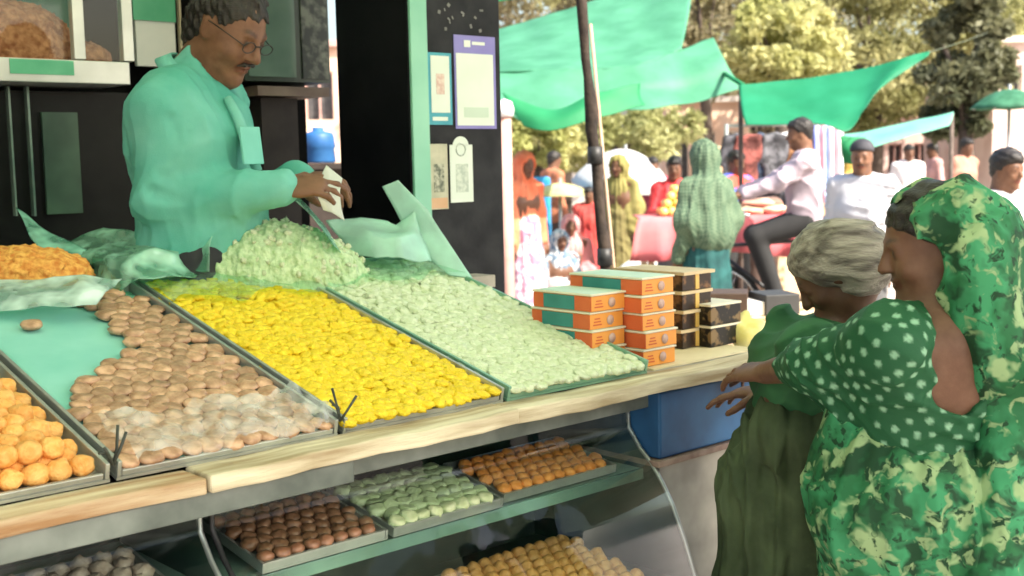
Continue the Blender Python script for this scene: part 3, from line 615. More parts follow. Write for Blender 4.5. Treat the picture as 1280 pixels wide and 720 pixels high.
# blue box and pale stand at the far end under the counter
c = at(860, 530, 3.28); t = thing('blue_crate', 'blue metal box under the right end of the counter', 'box', c-Vector((0, 0, .11)))
bl = mat('blue_paint', (.01, .045, .13), (.035, .15, .33), rough=.55, scale=3.5, bump=.1)
B = MB(); B.box(W(1.16, .12, .83), (.25, .17, .085), M_UV); B.build('body', bl, t, bevel=.006)
B = MB(); B.box(W(1.16, .12, .735), (.265, .18, .008), M_UV); B.build('rusty_ledge', mat('rust_edge', (.2, .13, .1), (.34, .25, .2), rough=.8, scale=20), t, bevel=.003)
t = thing('pale_stand', 'stained pale cabinet below the blue box', 'cabinet', W(1.17, .14, 0))
B = MB(); B.box(W(1.17, .14, .45), (.235, .165, .27), M_UV); B.build('body', mat('stained_cream', (.2, .19, .16), (.6, .57, .48), rough=.7, scale=4, lo=.3, hi=.7), t, bevel=.004)
B = MB(); B.box(W(1.17, .14, .1), (.2, .14, .078), M_UV); B.build('plinth', black, t)
B = MB(); B.lathe([(0, .0), (.1, .0), (.12, .06), (.1, .28), (.11, .3), (.09, .3), (.08, .05), (0, .05)], W(1.2, -.18, 0), 16); B.add([], []); tag(B.build('plastic_bin', mat('dark_navy_plastic', (.006, .008, .018), rough=.4), None, W(1.2, -.18, 0)), 'dark round plastic bin on the ground by the pale cabinet', 'bin')
# ================================================================== SHOP INTERIOR
def pv(px, py, v): r = ray(px, py); t = (v-(CAM-O).dot(DN))/r.dot(DN); return CAM + r*t
def vrect(name, px0, py0, px1, py1, v, m, parent=None, th=.01, bevel=0):
    """upright rectangle on the plane v, spanned by two opposite corners, th deep towards the back"""
    a, b = pv(px0, py0, v), pv(px1, py1, v); u0, _ = uv_of(a); u1, _ = uv_of(b); z0, z1 = min(a.z, b.z), max(a.z, b.z)
    B = MB(); B.box(W((u0+u1)/2, v+th/2, (z0+z1)/2), (abs(u1-u0)/2, th/2, (z1-z0)/2), M_UV)
    return B.build(name, m, parent, bevel=bevel)
VB = 2.25
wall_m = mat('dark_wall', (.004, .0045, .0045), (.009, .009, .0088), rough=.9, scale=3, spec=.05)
uw, _ = uv_of(pv(383, 160, VB))
t = thing('shop_wall', 'dark back wall of the sweet shop', 'wall', W(0, VB, 0))
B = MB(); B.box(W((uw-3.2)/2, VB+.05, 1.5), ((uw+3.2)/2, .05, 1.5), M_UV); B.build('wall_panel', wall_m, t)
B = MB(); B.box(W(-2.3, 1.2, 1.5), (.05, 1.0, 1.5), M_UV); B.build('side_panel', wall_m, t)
t = thing('added_shade_roof', 'unseen flat roof slab added to shade the back of the sweet shop', 'roof', W(-.5, 2.0, 2.75))
B = MB(); B.box(W(-.75, 2.05, 2.92), (2.4, .55, .05), M_UV); B.build('slab', wall_m, t)  # slab out of view, put in to darken the shop interior
# cabinet (black) with posters, right of the shopkeeper
VC = 1.1; uc, _ = uv_of(pv(513, 120, VC)); ue, _ = uv_of(pv(628, 200, VC))
cab = thing('black_cabinet', 'tall black cabinet with edge strip coloured as lit green and paper notices on its front', 'cabinet', W((uc+ue)/2, VC+.3, 0))
B = MB(); B.box(W((uc+ue)/2, VC+.20, 1.45), ((ue-uc)/2, .20, 1.45), M_UV); B.build('body', dark, cab, bevel=.004)
B = MB(); B.box(W(uc-.002, VC+.2, 1.45), (.004, .195, 1.44), M_UV); B.build('side_panel', mat('black_gloss', (.004, .004, .006), (.008, .008, .01), rough=.5, spec=.15), cab)
B = MB(); B.box(W(uc+.034, VC-.004, 1.45), (.034, .006, 1.45), M_UV); B.build('edge_strip', mat('green_lit_strip', (.2, .5, .36), (.3, .62, .46), rough=.35, scale=3), cab, bevel=.002)  # green light on the aluminium edge is put into the strip's colour
spk = mat('pale_speck', (.1, .11, .1), (.22, .22, .21)); B = MB()
for i in range(14):
    p = pv(random.uniform(545, 612), random.uniform(5, 40), VC-.001); a = random.uniform(0, 3); B.box(p, (random.uniform(.002, .006), .0006, random.uniform(.002, .008)), M_UV @ Matrix.Rotation(a, 3, 'Y'))
o = B.build('paint_flakes', spk, cab); o['kind'] = 'stuff'
lil = mat('purple_print', (.22, .2, .5), (.26, .24, .55)); pw = mat('paper_white', (.66, .74, .64), (.72, .79, .7), rough=.5); tl = mat('teal_print', (.06, .32, .4), (.08, .38, .46)); pg = mat('paper_print_grey', (.3, .36, .32), (.55, .6, .52), scale=120, lo=.45, hi=.55)
t = thing('payment_poster', 'white poster with purple header and border on the black cabinet', 'poster', pv(595, 160, VC-.002))
vrect('backing', 567, 43, 621, 161, VC-.004, lil, t, .003); vrect('sheet', 570, 66, 618, 157, VC-.0055, pw, t, .0012); vrect('header_logo', 580, 50, 588, 59, VC-.0052, pw, t, .0008); vrect('header_line', 590, 52, 606, 57, VC-.0052, pw, t, .0008); vrect('footer_line', 580, 134, 611, 147, VC-.006, mat('pale_print', (.5, .62, .5), (.56, .68, .56)), t, .0004)
t = thing('notice_card', 'narrow white card with teal border on the black cabinet', 'notice', pv(550, 155, VC-.002))
vrect('backing', 534, 65, 566, 156, VC-.009, tl, t, .003); vrect('sheet', 538, 69, 563, 141, VC-.0105, pw, t, .0012); vrect('print', 545, 92, 556, 118, VC-.0112, mat('peach_print', (.6, .42, .36), (.7, .6, .52), scale=90, lo=.4, hi=.6), t, .0004); vrect('print', 541, 146, 560, 151, VC-.0105, pw, t, .0008)
t = thing('sticker', 'worn beige sticker low on the black cabinet', 'sticker', pv(548, 260, VC-.002))
vrect('sheet', 535, 180, 561, 261, VC-.009, mat('beige_paper', (.42, .42, .3), (.56, .54, .4), scale=20), t, .002); vrect('print', 542, 205, 556, 240, VC-.0098, mat('faded_print', (.12, .14, .1), (.5, .5, .38), scale=60, lo=.4, hi=.6), t, .0005); vrect('orange_end', 536, 248, 560, 260, VC-.0098, mat('peach_end', (.6, .36, .2), (.66, .42, .26)), t, .0005)
t = thing('sticker', 'pale tag sticker with rounded top and a ring mark on the black cabinet', 'sticker', pv(577, 250, VC-.002))
vrect('sheet', 562, 181, 592, 252, VC-.004, pw, t, .002)
a = pv(576, 182, VC-.004); B = MB(); r_ = .034; B.prism([a+DU*(r_*math.cos(g))+Vector((0, 0, r_*.9*math.sin(g))) for g in np.linspace(0, math.pi, 14)], DN*.002); B.build('rounded_top', pw, t)
a = pv(576, 187, VC-.0045); B = MB(); B.tube([a+DU*(.02*math.cos(g))+Vector((0, 0, .02*math.sin(g))) for g in np.linspace(0, 2*math.pi, 16, endpoint=False)], .0022, 5, closed=True); B.build('ring_mark', pg, t); vrect('print', 570, 205, 586, 240, VC-.0048, mat('faint_print', (.42, .5, .42), (.62, .68, .58), scale=70, lo=.4, hi=.6), t, .0005)

# glass showcase hanging at upper left
VS = 1.7
sc_ = thing('wall_showcase', 'aluminium framed glass showcase of brown snacks at the upper left of the shop', 'showcase', W(-.9, VS+.2, 1.75))
pd = pv(60, 90, VS); zc = pd.z
u_l = uv_of(pv(-160, 60, VS))[0]; u_m = uv_of(pv(100, 60, VS))[0]; u_r = uv_of(pv(161, 60, VS))[0]
zr0, zr1 = pv(80, 104, VS).z, pv(80, 74, VS).z
grm = mat('green_band', (.1, .45, .26), (.16, .55, .34), rough=.4)
B = MB(); B.box(W((u_l+u_r)/2, VS+.2, (zr0+zr1)/2), ((u_r-u_l)/2, .2, (zr1-zr0)/2-.001), M_UV); B.build('base', alum, sc_, bevel=.003)
a0, a1 = uv_of(pv(12, 85, VS))[0], uv_of(pv(92, 85, VS))[0]; B = MB(); B.box(W((a0+a1)/2, VS-.001, (zr0+zr1)/2+.01), ((a1-a0)/2, .002, .022), M_UV); B.build('green_band', grm, sc_)
for u in (u_l, u_m, u_r): B = MB(); B.box(W(u, VS+.015, zr1+.3), (.018, .015, .298), M_UV); B.build('frame', alum, sc_, bevel=.002)
B = MB(); B.box(W((u_l+u_r)/2, VS+.39, zr1+.3), ((u_r-u_l)/2, .01, .3), M_UV); B.build('back_panel', mat('showcase_back', (.06, .14, .12), (.1, .2, .17), scale=3), sc_)
for i_, (x0, x1) in enumerate(((u_l, u_m), (u_m, u_r))): B = MB(); B.box(W((x0+x1)/2, VS+.012, zr1+.3), ((x1-x0)/2-.019, .002, .297), M_UV); B.build('pane', glass, sc_)
hb = Body(); x0 = (u_l+u_m)/2
for i in range(5): hb.ell(W(u_l+.1+(u_m-u_l-.2)*i/4, VS+.15, zr1+.02), (.14, .12, .15+.03*math.sin(i*2.3)), M_UV, k=.05)
hb.ell(W(u_m+.08, VS+.15, zr1+.02), (.08, .08, .05), M_UV, k=.04); hb.ell(W(-1, VS+.2, zr1-.495), (3, 3, .5), k=.002, op='s')
link('snack_heap', hb.mesh('snack_heap', .008, folds(.006, 140, 14, (1, 1, 1), 8)), mat('snack_brown', (.3, .09, .035), (.6, .25, .13), rough=.7, scale=45, bump=.8, bscale=90), sc_)
# panels behind the shopkeeper's neck
t = thing('wall_sign', 'white and green painted panel on the back wall behind the shopkeeper', 'sign', pv(195, 80, 2.1)); vrect('lit_opening_white', 166, -30, 221, 84, 2.12, mat('lit_opening_white', (.8, .82, .8), (.88, .88, .86)), t, .02); vrect('green_panel', 164, -30, 220, 28, 2.112, grm, t, .007); vrect('edge_trim', 222, -30, 230, 90, 2.11, mat('cream_trim', (.6, .5, .34), (.7, .62, .46)), t, .02)  # white raised to stand in for bright light through an opening
# lower dark cabinets with metal posts
lc = thing('glass_cabinet', 'dark lower glass cabinet with steel posts behind the counter', 'cabinet', W(-.9, 1.9, .24))
vrect('body', -200, 108, 172, 330, 1.86, mat('dark_interior', (.004, .005, .005), (.01, .012, .011), rough=.4, spec=.2), lc, .3)
for a0, a1 in ((12, 20), (33, 46)): vrect('post', a0, 108, a1, 270, 1.835, mat('green_steel', (.14, .24, .2), (.3, .4, .34), rough=.35, metal=.4), lc, .024)
vrect('reflection_panel', 52, 140, 104, 266, 1.845, mat('dull_green_reflection', (.03, .07, .05), (.1, .2, .13), rough=.35, scale=2.5), lc, .012)  # greenish reflection in the cabinet glass, painted as a panel
# patterned fridge / board at the upper middle
fr = thing('wall_cabinet', 'grey green glass wall cabinet hanging behind the shopkeeper', 'cabinet', pv(360, 105, 1.95))
vrect('body', 300, -40, 413, 104, 1.95, mat('grey_green', (.03, .045, .036), (.06, .085, .066), rough=.3, scale=4), fr, .28); vrect('patterned_panel', 374, -40, 411, 99, 1.943, mat('floral_panel', (.02, .028, .022), (.16, .18, .14), rough=.4, scale=26, lo=.42, hi=.62), fr, .006); vrect('glass_door', 306, -40, 371, 97, 1.942, mat('green_glass', (.09, .15, .12), (.16, .24, .2), rough=.12, scale=3), fr, .007)
vrect('bottom_rail', 322, 107, 412, 121, 1.96, mat('brown_rail', (.13, .09, .07), (.22, .17, .13)), fr, .25)
t = thing('shop_pillar', 'dark brown pillar at the edge of the shop opening', 'pillar', pv(353, 240, 2.0)); vrect('shaft', 326, 122, 383, 420, 2.0, mat('brown_pillar', (.016, .012, .01), (.035, .028, .024), rough=.7), t, .24)

# ================================================================== PEOPLE
def body_mesh(J, s=1.0, vox=.006, hands=True, detail=True, fat=1.0, tintf=None, jaw=1.0, nose=1.0, feet=True):
    B = Body(); P, M = head(B, J['hc'], J['hf'], J['hh'], nose=nose, jaw=jaw, detail=detail); h = J['hh']
    B.cap(P(-.1, 0, -.28), J['nb'], .058*s, .062*s, k=.03)
    torso(B, J, s, fat, -.012)
    for d in 'LR':
        B.cap(J['s'+d], J['e'+d], .045*s*fat, .036*s*fat, k=.04); B.cap(J['e'+d], J['w'+d], .037*s*fat, .026*s, k=.02)
        if hands:
            dd = J.get('hd'+d) or (J['w'+d]-J['e'+d]); nn = J.get('hn'+d) or Vector((0, 0, 1)); hand(B, J['w'+d], dd, nn, J.get('hs'+d, 1 if d == 'L' else -1), s, J.get('hcurl', .5))
        if 'k'+d in J:
            B.cap(J['h'+d], J['k'+d], .078*s*fat, .055*s, k=.05); B.cap(J['k'+d], J['a'+d], .054*s, .036*s, k=.03)
            if feet: f = Vector(J['ff']); B.cap(J['a'+d]+Vector((0, 0, -.045*s)), J['a'+d]+f*.13*s+Vector((0, 0, -.055*s)), .034*s, .026*s, k=.03)
    return B, P, M
def torso(B, J, s, fat, g):
    lv = (J['sL']-J['sR']).normalized()
    B.cap(J['sL'], J['sR'], .058*s*fat+g, k=.05); B.cap(J['nb']-Vector((0, 0, .02)), J['che'], .07*s+g, .11*s*fat+g, k=.06)
    for k in (-1, 1):
        B.cap(J['che']+lv*(.055*k*s), J['pel']+lv*(.055*k*s), .105*s*fat+g, .105*s*fat+g, k=.07)
        B.cap(J['che']+lv*(.07*k*s), J['nb']+lv*(.09*k*s)-Vector((0, 0, .045)), .09*s*fat+g, .06*s*fat+g, k=.06)
def shirt(J, s, fat, g, sleeve=1.0, hem=.0):
    B = Body(); torso(B, J, s, fat, g); 
    for d in 'LR':
        B.cap(J['s'+d], J['e'+d], .052*s*fat+g, .045*s*fat+g, k=.022)
        if sleeve > 0: B.cap(J['e'+d], J['e'+d].lerp(J['w'+d], sleeve), .043*s*fat+g, .034*s+g, k=.03)
    lv = (J['sL']-J['sR']).normalized()
    if hem:
        for k in (-1, 1): B.cap(J['pel']+lv*.05*k*s, J['pel']+lv*.06*k*s-Vector((0, 0, hem)), .11*s*fat+g, .125*s*fat+g, k=.06)
    return B
def hair_cap(h, P, M, vox, m, parent, base, name='hair', front=.42, low=-.5, seed=3, long=0):
    B = Body(); s = lambda *r: tuple(x*h for x in r)
    B.ell(P(-.085, 0, .165), s(.425, .345, .385), M, k=.01); B.ell(P(-.24, 0, -.08), s(.22, .27, .3), M, k=.08*h)
    if long: B.cap(P(-.36, 0, -.0), P(-.42, 0, -.18), .15*h, .12*h, k=.06*h)
    B.ell(P(front+.02, 0, -.16), s(.46, .55, .44), M, k=.03*h, op='s')
    for y in (-1, 1): B.ell(P(.02, y*.36, -.2), s(.15, .14, .28), M, k=.04*h, op='s')
    return link(name, B.mesh(name, vox, folds(.004*h/.22, 110, seed, (1, 1, 1), 6)), m, parent)

# ---- shopkeeper
DK = 3.32
p = thing('person', 'shopkeeper with glasses in a turquoise shirt looking down behind the counter', 'person', Vector((at(250, 200, DK).x, DK, .24)))
hf = Vector((.80, -.34, -.55)); J = dict(hc=at(285, 36, DK), hf=hf, hh=.268, nb=at(240, 103, DK+.02), sR=at(197, 134, DK-.15), sL=at(268, 128, DK+.17), che=at(240, 178, DK), pel=at(250, 330, DK+.02),
    eR=at(193, 248, DK-.16), wR=at(355, 236, DK-.12), eL=at(290, 250, DK+.26), wL=at(378, 222, DK+.1), hL=at(262, 350, DK+.1), hR=at(245, 350, DK-.08), ff=Vector((.85, -.5, 0)), hcurl=.75,
    hnR=Vector((-.1, -.6, .8)), hnL=Vector((0, -.3, .9)), hdR=Vector((.95, .1, .1)), hdL=Vector((.9, -.45, -.1)))
for d in 'LR':
    q = J['h'+d]; J['k'+d] = Vector((q.x+.03, q.y-.02, .74)); J['a'+d] = Vector((q.x, q.y, .33))
B, P, M = body_mesh(J, 1.08, fat=1.12, jaw=1.12)
hh = J['hh']; B.cap(P(-.1, 0, -.3), P(.2, 0, -.42), .16*hh, .1*hh, k=.1*hh)
tf = face_tint(P, hh, lips=(.8, .55, .55))
def tf2(V, C):
    tf(V, C); d = np.linalg.norm(V-np.array(P(.33, 0, -.19)), axis=1)/(.13*hh); m = np.clip(1.3-d, 0, 1)[:, None]*.0; C[:, :3] *= 1-m
link('body', B.mesh('body', .006, tint=tf2), skin_a, p)
hair_cap(hh, P, M, .005, hair_m, p, None)
Bm = Body(); Bm.cap(P(.40, -.07, -.195), P(.40, .07, -.195), .013*hh, k=.01); Bm.cap(P(.40, .07, -.195), P(.36, .12, -.23), .012*hh, .007*hh, k=.01); Bm.cap(P(.40, -.07, -.195), P(.36, -.12, -.23), .018*hh, .01*hh, k=.01)
link('moustache', Bm.mesh('moustache', .0025), hair_m, p)
q = MB()
for y in (-1, 1):
    c = P(.415, y*.15, .0); q.tube([c+M @ Vector((0, .1*hh*math.cos(g), .058*hh*math.sin(g))) for g in np.linspace(0, 2*math.pi, 18, endpoint=False)], .0015, 6, closed=True)
    q.tube([P(.415, y*.255, .02), P(.2, y*.315, .045), P(-.02, y*.325, .05)], .0015, 6)
q.tube([P(.415, -.05, .02), P(.44, 0, .035), P(.415, .05, .02)], .0019, 6); q.build('glasses', black, p)
sh_m = mat('turquoise_shirt', (.07, .36, .28), (.17, .49, .41), rough=.8, scale=5, bump=.15, bscale=300)  # lighter patches put some of the shirt's light and shade into its colour
B = shirt(J, 1.08, 1.12, .014, .97)
B.ell(at(268, 272, DK-.0), (.14, .15, .13), k=.06)
B.cap(P(-.02, 0, -.9), P(-.02, 0, .2), .0, k=.01)
B.p.pop(); B.cap(J['nb']-Vector((0, 0, .01)), J['nb']+(J['hc']-J['nb'])*.3, .078, .074, k=.03); B.ell(P(.03, 0, -.12), (.075, .08, .16), M, k=.01, op='s')
for (x0_, y0_, x1_, y1_, r_) in ((228, 118, 236, 168, .013), (236, 168, 232, 222, .014), (205, 222, 238, 240, .011), (192, 240, 232, 252, .011), (240, 246, 275, 240, .010), (285, 262, 300, 240, .010), (215, 150, 226, 182, .008), (262, 150, 250, 205, .010), (290, 170, 275, 225, .010)): B.cap(at(x0_, y0_, DK-.224), at(x1_, y1_, DK-.220), r_, r_*.7, k=.02, op='s')
fa, fb = folds(.009, 22, 31, (1, 1, .8)), folds(.004, 55, 32, (1, 1, .5))
link('shirt', B.mesh('shirt', .0055, both(wrinkles(.009, 24, 35, (1.3, 1.3, .6)), wrinkles(.003, 60, 36, (1.2, 1.2, .8)), folds(.004, 16, 31))), sh_m, p)
colr = mat('lit_shirt_edge', (.14, .46, .38), (.22, .54, .46), rough=.8)  # paler than the shirt to stand in for light on its front edge
ax_ = (J['hc']-J['nb']).normalized(); fw = Vector((.86, -.5, 0)); fw = (fw-ax_*fw.dot(ax_)).normalized(); lf = ax_.cross(fw); rows = [[], [], []]
for i in range(25):
    a_ = R_(20+320*i/24); dn = (1-abs(math.cos(a_/2)))*0+max(0, math.cos(a_))**2
    for k, (r1, h1) in enumerate(((.082, .028), (.088, .034), (.112, -.004))): rows[k].append(J['nb']+(fw*math.cos(a_)+lf*math.sin(a_))*(r1+.03*dn*(k == 2))+ax_*(h1-.055*dn-(.035*dn if k == 2 else 0)))
MB().grid(rows).build('collar', mat('collar_cloth', (.16, .5, .42), (.2, .56, .48), rough=.8), p, solid=.004)
lv = (J['sL']-J['sR']).normalized(); fv = Vector((0, 0, 1)).cross(lv) if False else lv.cross(Vector((0, 0, 1)))
B = MB(); B.tube([at(x, y, DK-.06+k) for x, y, k in ((284, 122, .0), (296, 145, -.01), (309, 180, -.02), (322, 214, -.02))], [.012, .016, .016, .014], 6); B.build('placket', colr, p)
B = MB(); B.box(at(314, 182, DK-.105), (.004, .036, .05), frame((.82, -.55, .12))); B.build('pocket', mat('collar_cloth', (0, 0, 0)), p, bevel=.002)
B = Body(); tr_m = mat('dark_trousers', (.02, .02, .025), (.04, .04, .045), rough=.8)
for d in 'LR': B.cap(J['h'+d]+Vector((0, 0, .05)), J['k'+d], .11, .075, k=.06); B.cap(J['k'+d], J['a'+d], .075, .06, k=.03)
link('trousers', B.mesh('trousers', .012), tr_m, p)
# white wrapping paper in his hands
crumple('wrapping_paper', [[at(395, 232, DK-.1), at(408, 205, DK-.06), at(428, 222, DK-.06)], [at(398, 246, DK-.14), at(412, 238, DK-.12), at(426, 240, DK-.1)], [at(405, 262, DK-.12), at(418, 266, DK-.12), at(432, 275, DK-.1)]], mat('white_paper', (.7, .74, .68), (.78, .8, .74), trans=.3), 'crumpled white wrapping paper held in the shopkeeper\'s hands', 'paper', .008, 21, .0015)

# ---- sari print
def sari_print(name, base, light, cream_, sc=1.0):
    m = mat(name, base, rough=.75); t = m.node_tree; p_ = t.nodes['Principled BSDF']; L = t.links.new; tc = t.nodes.new('ShaderNodeTexCoord'); prev = None
    n0 = t.nodes.new('ShaderNodeTexNoise'); n0.inputs['Scale'].default_value = 22*sc; L(tc.outputs['Object'], n0.inputs['Vector'])
    va = t.nodes.new('ShaderNodeVectorMath'); va.operation = 'MULTIPLY_ADD'; va.inputs[1].default_value = (.06/sc,)*3; L(n0.outputs['Color'], va.inputs[0]); L(tc.outputs['Object'], va.inputs[2])
    col = None
    for kind, scl, lo, hi, c in (('N', 10, .42, .58, light), ('N22', 17, .52, .62, [x*.4 for x in base]), ('N3', 12.5, .57, .63, cream_), ('N4', 34, .58, .66, [x*.85 for x in cream_]), ('N555', 44, .57, .65, [x*.35 for x in base])):
        if kind == 'V':
            tx = t.nodes.new('ShaderNodeTexVoronoi'); tx.inputs['Scale'].default_value = scl*sc; tx.feature = 'DISTANCE_TO_EDGE'; L(va.outputs[0], tx.inputs['Vector']); mr = t.nodes.new('ShaderNodeMapRange'); mr.inputs[1].default_value = .05; mr.inputs[2].default_value = .03; L(tx.outputs['Distance'], mr.inputs[0])
        else:
            tx = t.nodes.new('ShaderNodeTexNoise'); tx.inputs['Scale'].default_value = scl*sc; tx.inputs['Detail'].default_value = 2.5; mp = t.nodes.new('ShaderNodeVectorMath'); mp.inputs[1].default_value = (len(kind)*7.3, ord(kind[-1])*1.7, 3); L(va.outputs[0], mp.inputs[0]); L(mp.outputs[0], tx.inputs['Vector']); mr = t.nodes.new('ShaderNodeMapRange'); mr.inputs[1].default_value = lo; mr.inputs[2].default_value = hi; L(tx.outputs['Fac'], mr.inputs[0])
        mx = t.nodes.new('ShaderNodeMix'); mx.data_type = 'RGBA'; mx.inputs[6].default_value = (*base, 1)
        if col: L(col, mx.inputs[6])
        fac = mr.outputs[0]
        if kind == 'V': ml = t.nodes.new('ShaderNodeMath'); ml.operation = 'MULTIPLY'; ml.inputs[1].default_value = .35; L(fac, ml.inputs[0]); fac = ml.outputs[0]
        mx.inputs[7].default_value = (*c, 1); L(fac, mx.inputs[0]); col = mx.outputs[2]
    L(col, p_.inputs['Base Color']); return m
sari_m = sari_print('green_floral_sari', (.01, .11, .035), (.035, .24, .1), (.26, .38, .18))
def dots_tint(c0, c1, step, rad):
    def f(V, C):
        n = len(V); d = np.full(n, 9.0); i = n//2
        for _ in range(700):
            d = np.minimum(d, np.linalg.norm(V-V[i], axis=1)); i = int(d.argmax())
            if d[i] < step: break
        m = np.clip((rad*1.25-d)/(rad*.35), 0, 1)[:, None]*1.0; ring = np.clip(1-np.abs(d-rad*.35)/(rad*.25), 0, 1)[:, None]*.25; C[:, :3] = np.array(c0)*(1-m)+np.array(c1)*m*(1-ring)
    return f
# ---- woman in the green sari
DW = 2.3
p = thing('person', 'woman in a green floral sari and dotted blouse leaning on the counter end', 'person', Vector((at(1170, 400, DW).x, DW, 0)))
J = dict(hc=at(1164, 306, DW), hf=Vector((-.93, .1, -.22)), hh=.222, nb=at(1198, 398, DW+.02), sL=at(1112, 432, DW-.09), sR=at(1200, 408, DW+.18), che=at(1160, 470, DW+.04), pel=at(1165, 640, DW+.06),
    eL=at(1012, 455, DW+.10), wL=at(958, 466, DW+.34), eR=at(1060, 500, DW+.42), wR=at(965, 490, DW+.62), ff=Vector((-.95, .3, 0)), hdL=Vector((-.45, .85, -.1)), hnL=Vector((-.2, -.3, .9)), hdR=Vector((-.8, .5, -.1)), hcurl=.4)
for d, k in (('L', -.08), ('R', .09)):
    J['h'+d] = J['pel']+Vector((0, k, -.04)); J['k'+d] = Vector((J['pel'].x-.03, J['pel'].y+k, .46)); J['a'+d] = Vector((J['pel'].x+.02, J['pel'].y+k, .08))
B, P, M = body_mesh(J, .98, fat=1.05, jaw=1.05, nose=.9)
B.ell(at(1200, 445, DW-.02), (.10, .09, .14), k=.06); link('body', B.mesh('body', .006, tint=face_tint(P, J['hh'])), skin_b, p)
h = J['hh']; Bh = Body(); s_ = lambda *r: tuple(x*h for x in r)
Bh.ell(P(-.07, 0, .16), s_(.43, .345, .385), M, k=.01); Bh.ell(P(-.33, 0, -.1), s_(.2, .2, .2), M, k=.08); Bh.ell(P(.47, 0, -.2), s_(.42, .6, .44), M, k=.03, op='s')
for y in (-1, 1): Bh.ell(P(.1, y*.36, -.28), s_(.17, .16, .26), M, k=.03, op='s')
link('hair', Bh.mesh('hair', .005, folds(.003, 120, 4, (1, 1, 1))), hair_m, p)
# blouse
def blouse(J):
    B = Body(); g = .012; lv = (J['sL']-J['sR']).normalized()
    B.cap(J['sL'], J['sR'], .055+g, k=.05); B.cap(J['sL'], J['eL'], .049+g, .040+g, k=.04); B.cap(J['eL'], J['eL'].lerp(J['wL'], .38), .040+g, .034+g, k=.03); B.cap(J['sR'], J['sR'].lerp(J['eR'], .8), .058+g, .05+g, k=.05)
    B.cap(J['nb']-Vector((.01, 0, .045)), J['sL'], .056+g, .05+g, k=.05); B.cap(J['nb']-Vector((0, 0, .05)), J['che'], .075+g, .115+g, k=.06)
    low = J['che'].lerp(J['pel'], .36)
    for k in (-1, 1): B.cap(J['che']+lv*.055*k, low+lv*.05*k, .112+g, .1+g, k=.06)
    B.ell(at(1082, 490, DW+.07), (.085, .10, .085), k=.06); B.ell(at(1200, 445, DW-.02), (.108, .096, .14), k=.06)
    return B
B = blouse(J); B.ell(at(1204, 446, DW-.12), (.064, .16, .112), frame((1, .25, .0)), k=.006, op='s'); B.ell(at(1215, 375, DW+.02), (.1, .15, .07), k=.006, op='s')
bl_m = mat('dotted_blouse', (1, 1, 1), (1, 1, 1), rough=.7, tint=True, bump=.1, bscale=300)
f1, f2 = folds(.0035, 30, 51, (1, 1, .6)), folds(.0015, 90, 52)
link('blouse', B.mesh('blouse', .005, both(wrinkles(.008, 45, 53), f1), dots_tint((.007, .08, .028), (.22, .42, .27), .0255, .0064)), bl_m, p)
# sari: skirt + wrap over the bust + veil
B = Body(); pel = J['pel']; gx = Vector((pel.x, pel.y, .03))
B.cap(J['che'].lerp(J['pel'], .62)+Vector((-.02, 0, 0)), pel, .14, .185, k=.06); B.ell(pel+Vector((.0, 0, .02)), (.195, .19, .17), k=.08); B.ell(at(1095, 620, DW+.06), (.1, .14, .2), k=.1)
B.cap(pel, gx, .19, .27, k=.08)
B.cap(at(1066, 515, DW+.06), at(1072, 640, DW), .05, .09, k=.08); B.cap(at(1110, 572, DW-.03), at(1230, 650, DW-.08), .04, .08, k=.06)
fa = folds(.010, 26, 61, (1, 1, .15), 6); fb = folds(.004, 70, 62, (1, 1, .2), 5)
link('sari_skirt', B.mesh('sari_skirt', .006, both(wrinkles(.010, 24, 63, (1, 1, .4)), wrinkles(.003, 70, 64, (1, 1, .4)), pleats(pel.x, pel.y, 20, .005, 65))), sari_m, p)
V = Body(); U_ = lambda *r: tuple(x*h for x in r)
V.ell(P(-.10, 0, .12), U_(.50, .42, .47), M, k=.01); V.ell(P(-.28, 0, -.12), U_(.37, .38, .5), M, k=.07)
V.cap(P(-.38, -.0, -.2), at(1290, 470, DW+.05), .08, .085, k=.08); V.cap(at(1286, 455, DW), at(1300, 640, DW), .075, .1, k=.06); V.cap(at(1296, 600, DW), Vector((at(1300, 640, DW).x, DW, .25)), .1, .12, k=.06)
V.cap(P(-.2, .34, -.1), P(-.3, .40, -1.1), .05, .07, k=.06); V.cap(P(-.3, -.2, -.3), at(1272, 430, DW-.04), .055, .04, k=.07); V.cap(at(1272, 430, DW-.04), at(1268, 560, DW-.08), .04, .05, k=.05); V.cap(at(1262, 550, DW-.10), at(1240, 760, DW-.12), .05, .1, k=.06)
V.ell(P(-.07, 0, .10), U_(.435, .355, .405), M, k=.005, op='s'); V.ell(P(.45, 0, -.1), U_(.56, .62, .51), M, k=.02, op='s'); V.ell(P(.02, 0, -.55), U_(.34, .34, .4), M, k=.03, op='s')
fa2 = folds(.008, 30, 71, (1, 1, .25), 6); fb2 = folds(.003, 85, 72, (1, 1, .4), 5)
link('sari_veil', V.mesh('sari_veil', .0055, both(wrinkles(.009, 30, 73, (1.2, 1.2, .3)), wrinkles(.003, 80, 74, (1.2, 1.2, .3)), fa2)), sari_m, p)
neck = MB(); c = J['nb'].lerp(J['hc'], .18); neck.tube([c+Vector((.075*math.cos(g), .07*math.sin(g), .015*math.cos(g))) for g in np.linspace(0, 6.283, 20, endpoint=False)], .003, 5, closed=True); neck.build('necklace', gold, p)

